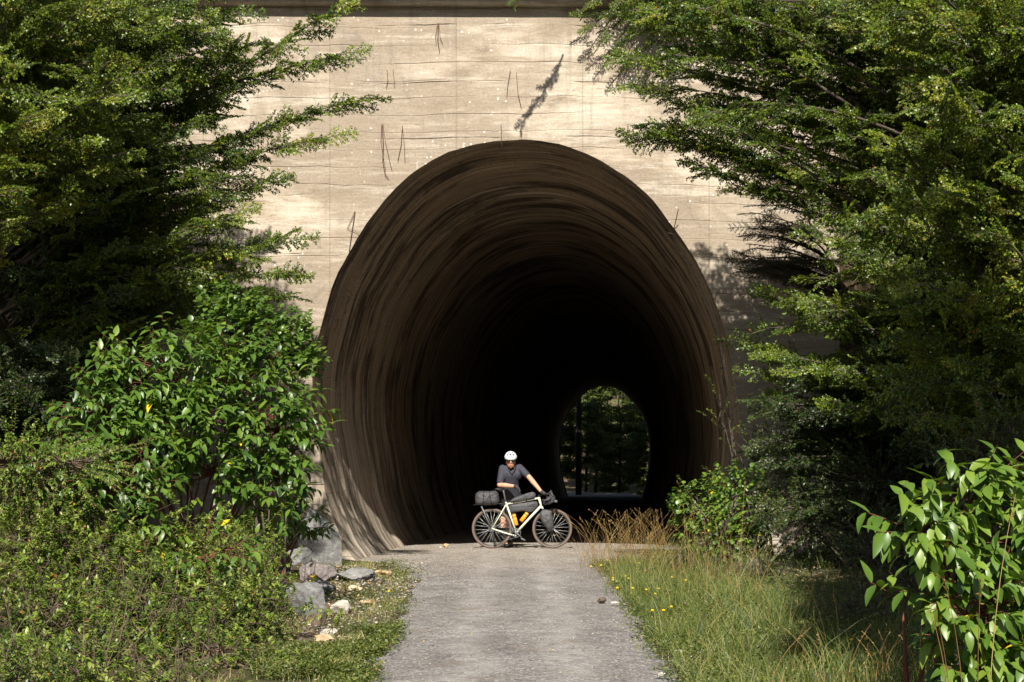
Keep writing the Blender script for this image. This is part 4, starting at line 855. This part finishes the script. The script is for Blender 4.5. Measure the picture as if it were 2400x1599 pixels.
beech('hanging_shrub', 'scruffy shrub drooping over the cornice at top right of the headwall', [(2.6, 30.4, 9.0), (2.6, 30.2, 9.15), (2.7, 30.0, 9.3)], tips_in(pR5, 70, 29.0, 29.8), tmpl=FI, mat='beech', per=8, sc=(.2, .4), cat='shrub', tr=.04, long_tips=[W(1400, 110, 29.6), W(1345, 35, 29.6), W(1368, 70, 29.6), W(1425, 140, 29.6), W(1390, 60, 29.5), W(1455, 130, 29.6), W(1505, 120, 29.6)])
# unseen trees added beside the cutting, crowns shaped to shade the banks
beech('unseen_shade_tree', 'tall unseen tree added on the left bank above the frame, shading the understory', [(-7.6, 14, 1.6), (-7.2, 14.2, 8), (-6.8, 14.2, 16)], [np.array([-6.6, 14.0, 14.4])+np.clip(rng.normal(0, 1, 3), -1.5, 1.8)*np.array([.75, .9, .9]) for _ in range(60)], per=8, sc=(.5, .8), leafscale=1.6)
beech('unseen_shade_tree', 'tall unseen tree added on the right bank above the frame, shading the right verge', [(7.0, 11, 1.4), (6.4, 11, 6), (5.2, 10.5, 9)], [(lambda q: np.array([2.35+.16*(q[1]-6), q[1], 7.9])+np.array([q[0], 0, q[2]]))((np.clip(rng.normal(0, 1), -1.2, 1.6)*.5, rng.uniform(4.4, 14), np.clip(rng.normal(0, 1), -1.3, 1.7)*.4)) for _ in range(170)], per=8, sc=(.5, .8), leafscale=1.6)
# ------------------------------------------------------------ shrubs
bush('broad_leaved_shrub', 'large glossy broad leaved shrub with red twigs filling the left middle before the wall', G3(440, 1290, 19.8), [blob(400, 880, 19.8, 140, 60), blob(560, 900, 19.8, 90, 70), blob(650, 1010, 19.6, 65, 75), blob(650, 1120, 19.6, 50, 80), blob(290, 960, 19.6, 90, 55), blob(460, 990, 19.6, 120, 70), blob(330, 1060, 19.4, 100, 60), blob(500, 1110, 19.6, 90, 60), blob(200, 1090, 19.2, 70, 45)], 520, nl=9, droop=.7, yellow=.005)
bush('round_leaved_shrub', 'bright shrub with small round leaves behind the broad leaved shrub reaching the arch edge', G3(640, 1250, 22.5), [blob(560, 780, 22.5, 95, 65), blob(660, 820, 22.5, 75, 65), blob(520, 730, 22.5, 35, 40)], 300, L=(.18, .35), nl=10, tmpl=RO, mat='round', twig='bark', opp=False, stems=1, stemr=.012)
bush('broad_leaved_shrub', 'small broad leaved sapling with a yellow leaf at the foot of the arch', G3(640, 1340, 25), [blob(690, 1225, 25, 55, 45), blob(640, 1215, 25, 40, 40)], 60, L=(.2, .35), nl=7, stems=3, yellow=.03)
bush('broad_leaved_shrub', 'low broad leaved plant in the left thicket under the large shrub', G3(340, 1350, 18), [blob(340, 1260, 18, 80, 50), blob(520, 1290, 17.6, 60, 40)], 34, L=(.2, .35), nl=7, stems=3)
bush('broad_leaved_shrub', 'dim broad leaved shrub at the left edge beneath the arching branches', G3(130, 1300, 18.6), [blob(120, 1140, 18.6, 130, 65), blob(280, 1120, 18.8, 80, 60)], 130, L=(.25, .4), nl=7, v0=.35)
bush('arching_shrub', 'yellow green arching shrub with long bare stemmed sprays at the left frame edge', G3(-60, 1300, 17.5), [blob(20, 1085, 17.5, 130, 42), blob(150, 1085, 17.4, 90, 28)], 190, L=(.3, .6), nl=24, tmpl=SM, mat='heath', twig='twig', v0=.65, ls=(.9, 1.4), droop=.2, opp=False, up=.1)
bush('broad_leaved_shrub', 'nearest broad leaved shrub with big pale green leaves at the lower right', G3(2330, 1500, 10.6), [blob(2290, 1150, 10.7, 80, 60), blob(2370, 1270, 10.6, 95, 110), blob(2180, 1240, 10.5, 75, 50), blob(2310, 1400, 10.4, 100, 80), blob(2350, 1500, 10.4, 100, 90), blob(2350, 1620, 10.3, 110, 80), blob(2190, 1600, 10.8, 60, 40)], 225, L=(.16, .30), nl=7, droop=.75, ls=(.75, 1.15), v0=.62, vs=.3, yellow=.008)
bush('broad_leaved_shrub', 'low drooping spray of broad leaves near the bottom right, left of the nearest shrub', G3(2160, 1580, 11.3), [blob(2150, 1420, 11.3, 65, 45)], 13, L=(.2, .3), nl=6, v0=.6, stems=2)
bush('bramble', 'low bright green bramble growing against the right foot of the arch', G3(1700, 1330, 26.5), [blob(1690, 1260, 26.5, 75, 55), blob(1640, 1190, 27, 50, 45), blob(1730, 1150, 27, 50, 45)], 260, L=(.18, .35), nl=9, tmpl=RO, mat='laurel', twig='twig', v0=.55, vs=.5, opp=False, ls=(.6, 1.1))
bush('climbing_shrub', 'thin leggy shrub with tiny leaves climbing past the right arch edge', G3(1790, 1310, 28), [blob(1770, 1080, 28, 70, 110), blob(1800, 1200, 28, 90, 70)], 60, L=(.3, .6), nl=26, tmpl=SM, mat='beech', twig='bark', v0=.5, opp=False, up=.6, ls=(.8, 1.3))
bush('climbing_shrub', 'slender arching stem with tiny leaves reaching over the right arch edge', G3(1770, 1300, 27.8), [blob(1690, 960, 27.8, 26, 70)], 12, L=(.35, .6), nl=26, tmpl=SM, mat='beech', twig='bark', v0=.6, opp=False, up=.9, ls=(.8, 1.3), stems=2)
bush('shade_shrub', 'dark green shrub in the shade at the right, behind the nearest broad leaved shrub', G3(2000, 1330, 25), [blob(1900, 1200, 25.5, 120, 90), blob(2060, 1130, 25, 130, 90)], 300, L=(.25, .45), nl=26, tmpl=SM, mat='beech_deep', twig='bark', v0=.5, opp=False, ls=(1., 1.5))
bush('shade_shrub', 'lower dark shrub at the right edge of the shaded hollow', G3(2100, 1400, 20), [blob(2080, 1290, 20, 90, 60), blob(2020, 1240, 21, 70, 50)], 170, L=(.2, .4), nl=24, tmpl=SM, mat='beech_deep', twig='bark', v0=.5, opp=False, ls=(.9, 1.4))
bush('weedy_shrub', 'low dark weedy shrub at the back of the shaded hollow, nearest the path', G3(1800, 1370, 22.5), [blob(1800, 1335, 22.5, 60, 40), blob(1720, 1330, 23.5, 45, 30)], 110, L=(.12, .3), nl=18, tmpl=SM, mat='weed', twig='bark', v0=.35, opp=False, up=.9, clus=10, stems=2, stemr=.006)
bush('weedy_shrub', 'low weedy shrub in the shaded hollow beside the nearest broad leaved shrub', G3(1990, 1460, 17), [blob(2000, 1420, 17, 75, 50), blob(2060, 1380, 18, 60, 50)], 120, L=(.12, .3), nl=18, tmpl=SM, mat='weed', twig='bark', v0=.35, opp=False, up=.9, clus=10, stems=2, stemr=.006)
bush('weedy_shrub', 'low weedy plant beside the golden dry grass at the right arch foot', G3(1600, 1330, 26), [blob(1600, 1300, 26, 50, 30)], 60, L=(.12, .3), nl=18, tmpl=SM, mat='weed', twig='bark', v0=.5, opp=False, up=.9, clus=7, stems=2, stemr=.006)
bush('leafy_shrub', 'sunlit small leaved shrub behind the nearest broad leaved shrub at the right frame edge', G3(2380, 1400, 16), [blob(2350, 1060, 16, 130, 75), blob(2250, 1120, 16, 80, 60), blob(2420, 1180, 15.8, 90, 90)], 260, L=(.2, .4), nl=26, tmpl=SM, mat='heath', twig='bark', v0=.5, opp=False, up=.5, clus=22, ls=(.9, 1.4), stems=4, stemr=.01)
heaths = [(40, 1680, 12.3, 120, 90), (230, 1670, 12.2, 110, 80), (420, 1680, 12.4, 110, 80), (60, 1610, 13., 120, 70), (180, 1250, 18.2, 110, 60), (80, 1330, 17.2, 130, 110), (270, 1350, 17., 130, 90), (450, 1330, 18., 120, 90), (570, 1330, 19., 85, 85), (120, 1470, 15., 140, 100), (350, 1470, 15., 130, 85), (550, 1450, 16., 110, 90), (600, 1430, 18.5, 70, 70), (250, 1560, 13.6, 120, 60), (520, 1560, 13.8, 110, 60)]
hl = ['cut by the bottom edge of the frame, leftmost', 'cut by the bottom edge of the frame, second from the left', 'cut by the bottom edge of the frame, third from the left', 'in the bottom left corner of the thicket', 'rising highest at the back of the thicket on the left', 'at the left frame edge, back row of the thicket', 'below the large broad leaved shrub, back row', 'under the shrub trunk, back row of the thicket', 'just left of the grey boulders, back row', 'at the left frame edge, middle row of the thicket', 'in the middle row, second from the left', 'in the middle row, third from the left', 'crowding the lower grey boulder', 'at the bottom edge among bare brown stems, left one', 'at the bottom edge beside the verge grass, right one']
for (px, py, d, rx, ry), l in zip(heaths, hl):
    bush('heath_shrub', 'small leaved bushy shrub '+l, G3(px, min(py+120, 1640), d), [blob(px, py, d, rx, ry), blob(px+rng.uniform(-50, 50), py-ry*.5, d+.2, rx*.6, ry*.5)], int((260 if py < 1440 else 240)*(rx*ry)/(130*95)), L=(.18, .42), nl=30, tmpl=SM, mat='heath', twig='twig', v0=rng.uniform(.4, .68), vs=.45, opp=False, clus=int((26 if py < 1440 else 22)*(rx*ry)/(130*95))+6, bare=(.6 if py < 1400 else 1.3), up=1., ls=(.95, 1.7), stems=9, stemr=.008, group='small leaved shrubs of the left thicket', tw=.0026, inner=.2)
# ------------------------------------------------------------ beyond the tunnel
FAR = [(BEs[0], BEs[1], BEs[2], BEs[3]*2.3, BEs[4]*2.5, BEs[5]) for BEs in BE[:3]]
def far_tree(label, x, y, ztop, r, n, lowz=1.):
    beech('forest_tree', label, [(x, y, 0), (x+.1, y, ztop*.5), (x, y, ztop)], [np.array([x, y-.3, (ztop+lowz)/2])+norm(rng.normal(0, 1, 3))*np.array([r, r*.7, (ztop-lowz)/2])*rng.uniform(.5, 1) for _ in range(n)], tmpl=FAR, per=9, sc=(.7, 1.3), leafscale=1., group='trees beyond the far mouth', tr=.10, mat='beech_far', wood='shadebark')
far_tree('olive leafy tree closing the upper right of the far mouth view', 8.6, 121, 10, 2.0, 44, 2.5); far_tree('wide low shrubby tree filling the foot of the far mouth view', 6.6, 120, 4, 2.2, 40, .0); far_tree('dark bushy tree at the right edge of the far mouth view', 7.9, 111, 4.6, .9, 26, .0); far_tree('dense low tree right behind the bare trunk beyond the far mouth', 3.9, 112, 6, 1.5, 40, .1); far_tree('thick bushy tree in the middle of the far mouth view', 6.4, 116.5, 6, 1.8, 45, .1); far_tree('broad dark tree standing across the track beyond the far mouth', 4.6, 121, 9, 2.4, 50, .3); far_tree('bright leafy tree beyond the far mouth, hanging in its upper half', 5.0, 117, 8.5, 1.9, 34, 4.3); far_tree('olive leafed tree beyond the far mouth on its right side', 8.2, 115, 7.5, 1.5, 34, .6); far_tree('dark tree beyond the far mouth at its left side', 2.6, 119, 7.5, 1.6, 26, 1.2); far_tree('farthest tree closing the view through the tunnel', 6., 124, 10, 3., 40, .5)
beech('unseen_shade_tree', 'unseen tree added above the far mouth, shading the trees beyond it', [(9.5, 106, 3.5), (9.3, 106, 8), (8, 106, 12)], [np.array([4.6, 100.4, 12.3])+np.clip(rng.normal(0, 1, 3), -1.6, 1.6)*np.array([2., 1.2, 1.6]) for _ in range(80)]+[np.array([5.6, 105.0, 11.2])+np.clip(rng.normal(0, 1, 3), -1.6, 1.6)*np.array([2.2, 1.6, 1.6]) for _ in range(110)], tmpl=FAR, per=9, sc=(.7, 1.3), mat='beech_far', wood='shadebark')  # unseen crowns added to shade the view through the far mouth
mb = MB(); tube(mb, [(3.66, 107, -.1), (3.64, 107, 3), (3.7, 107, 6.5), (3.68, 107, 8.)], [.17, .15, .13, .12], 10); tk = mb.build('bare_trunk', M['shadebark'], None, True); tag(tk, 'dark bare tree trunk standing just outside the far tunnel mouth at its left', 'tree trunk')
# ------------------------------------------------------------ grass, straw, flowers, litter
def blades(n, area, h, wd=.006, lean=.5, v=(.1, .8), mask=None):
    xy = []
    while len(xy) < n:
        x, y = area(); 
        if mask is None or mask(x, y): xy.append((x, y, ground_z(x, y)))
    p = np.array(xy); hh = rng.uniform(*h, n)*(.6+.8*np.array([noise.noise((q[0]*2.6, q[1]*1.6, 3))*1.1+.4 for q in p])); a = rng.uniform(0, 6.28, n); ld = np.column_stack([np.cos(a), np.sin(a), np.zeros(n)])*(rng.uniform(.1, lean, n)*hh)[:, None]
    b = rng.uniform(0, 6.28, n); sd = np.column_stack([np.cos(b), np.sin(b)*.4, np.zeros(n)])*wd/2; ks = (0, .4, .75, 1.); V_ = []
    for k in ks:
        c = p+ld*(k**1.8)+np.column_stack([np.zeros((n, 2)), hh*(k-.18*k*k*lean)]); V_ += [c-sd*(1-k*.92), c+sd*(1-k*.92)]
    V_ = np.stack(V_, 1).reshape(-1, 3); f = np.array([(0, 1, 3, 2), (2, 3, 5, 4), (4, 5, 7, 6)]); F_ = (f[None]+(np.arange(n)*8)[:, None, None]).reshape(-1, 4); return V_, F_, np.repeat(rng.uniform(*v, n), 8)
def verge(side):
    def f():
        y = rng.uniform(11.5, 29.5); l, r = path_half(y)
        return (l-.05-abs(rng.normal(0, .55)), y) if side < 0 else (r+.02+abs(rng.normal(0, 1.3)), y)
    return f
def patch(x, y): return noise.noise((x*1.1, y*.8, 11))+.5*noise.noise((x*3, y*2.5, 4)) > -.08+.25*rng.random()
mb = MB(); mb.add(*blades(6500, verge(-1), (.02, .12), .006, 1., (.3, 1.), lambda x, y: patch(x, y) and (y < 18.5 or rng.random() < .2))); tag(mb.build('grass', M['grass']), 'short green and yellow grass on the left verge', kind='stuff')
mb = MB(); mb.add(*blades(24000, verge(1), (.05, .30), .006, 1., (.0, .78), lambda x, y: patch(x, y) or rng.random() < .22)); tag(mb.build('grass', M['grass']), 'green grass and weeds on the right verge', kind='stuff')
# herbs: little rosettes and leafy weeds over both verges
def herbs(n, side, spread, name, label, hmax=.12, cond=None):
    lf = MB(); tw = MB(); pos = []
    while len(pos) < n:
        y = rng.uniform(12, 29); l, r = path_half(y); x = l+.22*rng.random()-abs(rng.normal(0, spread)) if side < 0 else r-.22*rng.random()+abs(rng.normal(0, spread))
        if cond and not cond(x, y): continue
        pos.append((x, y, ground_z(x, y)))
    k = 9; n = len(pos); p = np.repeat(np.array(pos), k, 0); p = p+np.column_stack([rng.normal(0, .035, (n*k, 2)), rng.uniform(.005, hmax, n*k)]); d = rng.normal(0, 1, (n*k, 3)); d[:, 2] = abs(d[:, 2])*.5; nn = np.column_stack([rng.normal(0, .5, (n*k, 2)), np.ones(n*k)])
    q = quads(p, d, nn, rng.uniform(.018, .038, n*k), rng.uniform(.010, .020, n*k)); lf.add(q.reshape(-1, 3), np.arange(n*k*4).reshape(-1, 4), np.repeat(np.clip(np.repeat(rng.uniform(.2, .9, n), k)+rng.normal(0, .12, n*k), 0, .98), 4)); tag(lf.build(name, M['weed']), label, kind='stuff')
herbs(3000, -1, .6, 'weeds', 'small green weeds creeping over the left verge and path edge', .10, lambda x, y: noise.noise((x*1.6, y*.9, 21)) > .05 and (y < 17 or rng.random() < .07)); herbs(6500, 1, 1.5, 'weeds', 'small green weeds among the grass of the right verge', .12, lambda x, y: noise.noise((x*1.2, y*.9, 31)) > -.25)
def litter():
    n = 5000; x = np.where(rng.random(n) < .5, rng.uniform(2., 5., n), -rng.uniform(1.6, 5.5, n)); y = rng.uniform(13, 29.5, n); z = np.array([ground_z(a, b) for a, b in zip(x, y)])+.012
    p = np.column_stack([x, y, z]); d = rng.normal(0, 1, (n, 3)); d[:, 2] *= .3; q = quads(p, d, np.column_stack([rng.normal(0, .4, (n, 2)), np.ones(n)]), rng.uniform(.03, .07, n), rng.uniform(.015, .03, n), .3)
    mb = MB(); mb.add(q.reshape(-1, 3), np.arange(n*4).reshape(-1, 4), np.repeat(rng.random(n), 4)); tag(mb.build('leaf_litter', M['litter']), 'brown fallen leaves under the trees', kind='stuff')
litter()
def straw_clump(label, pts, h, lean, nseed, name='dry_grass', w_=.0028, group=None):
    p0 = np.mean(pts, 0); root = empty(name, p0, label, 'grass', group); st = MB(); sd = MB()
    for p in pts:
        hh = rng.uniform(*h); a = rng.uniform(0, 6.28); ld = np.array([math.cos(a), math.sin(a)*.5, 0])*rng.uniform(.1, lean)*hh; P = np.array([p+ld*k**2+np.array([0, 0, hh*(k-.15*k*k*min(lean, 1))]) for k in np.linspace(0, 1, 7)]); tube(st, P, np.linspace(w_, w_*.45, 7), 3, False, a=rng.random())
        t = norm(P[-1]-P[-2]); k = nseed
        if k and rng.random() < .75:
            c = P[-1][None]-t*rng.uniform(0, .13, (k, 1)); d = norm(t+rng.normal(0, .35, (k, 3))+np.array([ld[0], 0, -.3])); q = quads(c, d, rng.normal(0, 1, (k, 3)), rng.uniform(.014, .028, k), np.full(k, .007), .2); sd.add(q.reshape(-1, 3), np.arange(k*4).reshape(-1, 4), np.repeat(rng.uniform(.3, 1, k), 4))
    st.build('stalks', M['straw'], root); 
    if sd.n: sd.build('seed_heads', M['straw'], root)
def gp(px, py, d, sx, sy, n): c = G3(px, py, d); return [np.array((c[0]+rng.normal(0, sx), c[1]+rng.normal(0, sy), ground_z(c[0], c[1]))) for _ in range(n)]
straw_clump('golden dry grass clump with seed heads against the dark tunnel, at the right path edge', gp(1500, 1310, 27.8, .36, .5, 240), (.35, 1.0), .7, 9)
straw_clump('thin golden dry stalks scattered along the right path edge above the yellow flowers', gp(1560, 1370, 24, .45, 1.3, 90), (.2, .6), .7, 7)
straw_clump('taller tawny dry stalks at the edge of the shaded hollow', gp(1690, 1440, 20.5, .35, .9, 45), (.3, .75), .6, 7)
straw_clump('sparse drooping dry grass left of the golden clump beside the bicycle', gp(1395, 1296, 28.4, .09, .2, 14), (.25, .55), 1.1, 7)
straw_clump('thin upright straw stalks standing in the right verge grass', gp(1690, 1400, 22.5, .12, .3, 16), (.5, 1.35), .3, 8)
straw_clump('tall lone seeding stalks left of the straw stalks in the right verge', gp(1610, 1330, 25, .1, .3, 8), (.5, 1.1), .4, 8)
straw_clump('dry golden weed stems at the bottom right corner', gp(2110, 1660, 11.8, .32, .25, 60), (.15, .5), .7, 5)
straw_clump('tall bent dry stalks in front of the nearest broad leaved shrub', gp(2255, 1790, 9.6, .10, .1, 5), (.7, 1.35), .35, 14, w_=.0035)
straw_clump('two plantain like stalks with brown heads rising from the shaded grass', gp(1890, 1585, 13.8, .12, .1, 3), (.55, .8), .35, 12)
def grass_tuft(label, c, n, h, lean, v=(.2, .7)):
    root = empty('grass_tuft', c, label, 'grass'); mb = MB(); V_, F_, A_ = blades(n, lambda: (c[0]+rng.normal(0, .11), c[1]+rng.normal(0, .08)), h, .007, lean, v); mb.add(V_, F_, A_); mb.build('blades', M['grass'], root)
grass_tuft('arching tuft of long green grass at the bottom right of the frame', G3(1960, 1590, 13.2), 70, (.3, .6), 1.3); grass_tuft('green tuft of long grass beside the straw stalks on the right verge', G3(1700, 1430, 20.5), 120, (.15, .4), 1.); grass_tuft('grassy tuft at the lower right verge next to the white chips', G3(1770, 1590, 13.4), 90, (.1, .3), 1.2, (.4, .95))
tl = [(1420,1330,.25),(1500,1350,.4),(1560,1345,.45),(1630,1350,.5),(1540,1400,.4),(1600,1440,.45),(1680,1380,.5),(1750,1370,.45),(1580,1490,.35),(1660,1500,.45),(1740,1450,.45),(1480,1395,.3),(1820,1500,.4),(1700,1550,.35)]
tw_ = ['nearest the tunnel at the path edge', 'under the golden dry grass, left', 'under the golden dry grass, right', 'in front of the bramble, left', 'right of the flower group', 'behind the long pale flat stone', 'in front of the bramble, right', 'by the dark grey boulder in the shade', 'beside the upright brown stone', 'right of the upright stone', 'at the border of the shaded hollow', 'amid the yellow flowers', 'within the dark hollow', 'behind the whitish stones at the bottom']
for (px, py, hh_), l in zip(tl, tw_): grass_tuft('rough tuft of mixed green and straw grass '+l, G3(px, py, (HC-.03)*FPX/(py-HZ)), 190, (.12, hh_*1.5), 1.1, (.0, .85))
# yellow flowers
def flower_proto():
    root = empty('yellow_flower', (0, 0, 0), 'x', 'flower'); mb = MB(); tube(mb, [(0, 0, 0), (.004, 0, .06), (0, -.004, .12)], .0016, 4); st = mb.build('stem', M['grass'], root); mb = MB()
    for k in range(14):
        a = 2*math.pi*k/14; d = np.array([math.cos(a), math.sin(a), .25]); q = quads(np.array([[0, -.004, .12]]), d[None], np.array([[0, 0, 1.]]), np.array([.018]), np.array([.010])); mb.add(q.reshape(-1, 3), [(0, 1, 2, 3)], rng.random())
    mb.build('petals', M['flower'], root); return root
fp = flower_proto(); kids = list(fp.children)
fl = [(1385,1342,25.5),(1408,1334,25.8),(1423,1300,28.2),(1493,1304,27),(1497,1312,26.8),(1437,1366,23.6),(1437,1378,23.2),(1466,1358,24),(1473,1374,23.5),(1482,1408,21.6),(1509,1390,22.4),(1514,1416,21.3),(1543,1416,21.3),(1535,1432,20.6),(1574,1380,22.8),(1606,1401,21.9),(1446,1424,20.9),(1554,1498,18.2),(1572,1488,18.6),(1528,1498,18.2),(1992,1550,14.4),(2026,1550,14.4),(2045,1505,13.2),(810,1420,22),(732,1402,23.6),(912,1436,21)]
fll = ['at the path edge beneath the dry grass, left of two', 'at the path edge beneath the dry grass, right of two', 'nearest the tunnel, beside the dry grass', 'under the golden dry grass, upper', 'under the golden dry grass, lower', 'in the verge near the path, upper of a close pair', 'in the verge near the path, lower of a close pair', 'between the path pair and the dry grass', 'just right of the close pair by the path', 'above the reddish brown stone', 'in the middle of the upper right verge', 'beside its neighbour in the middle verge, left of two', 'beside its neighbour in the middle verge, right of two', 'just below the two neighbours of the middle verge', 'left of the straw stalks, farther one', 'left of the straw stalks, nearer one', 'at the gravel edge by the thin pale stone', 'right behind the upright brown stone, lowest of three', 'right of the upright brown stone, topmost of three', 'at the foot of the upright brown stone', 'in the bottom right weeds, left of two', 'in the bottom right weeds, right of two', 'just under the nearest broad leaved shrub', 'on the left verge near the pale block', 'beside the lower grey boulder', 'alone at the left path edge']
for i, ((px, py, d), l) in enumerate(zip(fl, fll)):
    if i == 0: o = fp
    else:
        o = fp.copy(); COL.objects.link(o)
        for ch in kids: c = ch.copy(); COL.objects.link(c); c.parent = o
    o.location = G3(px, py, d, .03); o.rotation_euler = (R(28), 0, rng.uniform(0, 6)*0); o['label'] = 'small yellow flower '+l; o['group'] = 'yellow flowers on the verges'
# dead rootlets hanging on the wall
roots = [([(1027, 55), (1026, 95), (1030, 122)], 3, 'under the cornice, thickest one above the arch crown'), ([(907, 163), (909, 190), (905, 206)], 1, 'left of a pair high on the wall'), ([(921, 163), (924, 190), (925, 204)], 1, 'right of a pair high on the wall'), ([(1196, 165), (1190, 200), (1188, 227)], 1, 'left of the shadow of the drooping branch'), ([(1210, 170), (1214, 220), (1222, 254)], 1, 'beside the drooping branch shadow, the longer one'), ([(1174, 292), (1175, 325), (1176, 350)], 2, 'reddish one over the arch crown'), ([(896, 292), (898, 340), (897, 380), (903, 410), (911, 418)], 3, 'longest, left of the arch crown'), ([(943, 295), (940, 340), (932, 378)], 1, 'left strand beside the longest root'), ([(943, 295), (948, 345), (949, 380)], 1, 'right strand beside the longest root'), ([(832, 495), (826, 535), (818, 592)], 2, 'bent one beside the left haunch'), ([(832, 495), (814, 535), (830, 541), (842, 548)], 1, 'looped one crossing the bent one'), ([(776, 55), (774, 75), (771, 88)], 1, 'left of all, just under the cornice'), ([(1472, 290), (1470, 330), (1476, 343)], 2, 'beside the tip of the right beech branch')]
for pts, th, l in roots:
    P = np.array([W(x, y, 29.97) for x, y in pts]); mb = MB(); tube(mb, P, .003+.0018*th*(np.linspace(1, .4, len(P))), 5)
    if th == 3:
        for s in (-1, 1): tube(mb, [P[0]+(s*.012, 0, 0), P[1]+(s*.035, -.01, .05), P[-1]+(s*.05, 0, .12)], .003, 4)
    o = mb.build('dead_root', M['rust'], None, True); tag(o, 'thin dry root on the headwall, '+l, 'root', 'dry roots hanging on the headwall')
# drooping branch above the frame that throws the long slanting shadow on the headwall
P = bez(W(1310, -190, 28.2), W(1290, -130, 28.2), W(1205, 5, 28.3), 12); mb = MB(); lf = MB(); tube(mb, P, np.linspace(.016, .004, 12), 5)
dbr = empty('drooping_branch', P[0], 'drooping leafy branch end hanging before the cornice, casting the slanting shadow', 'branch'); npz = 22; u_ = np.linspace(.1, 1, npz); pp_ = np.stack([np.interp(u_, np.linspace(0, 1, 12), P[:, i]) for i in range(3)], 1); dd_ = norm((P[-1]-P[0])[None]+rng.normal(0, .35, (npz, 3)))
place_sprays(lf, mb, pp_, dd_, norm(rng.normal(0, 1, (npz, 3))), rng.uniform(.12, .24, npz), FI, .8); mb.build('stem', M['bark'], dbr, True); lf.build('leaves', M['beech'], dbr)
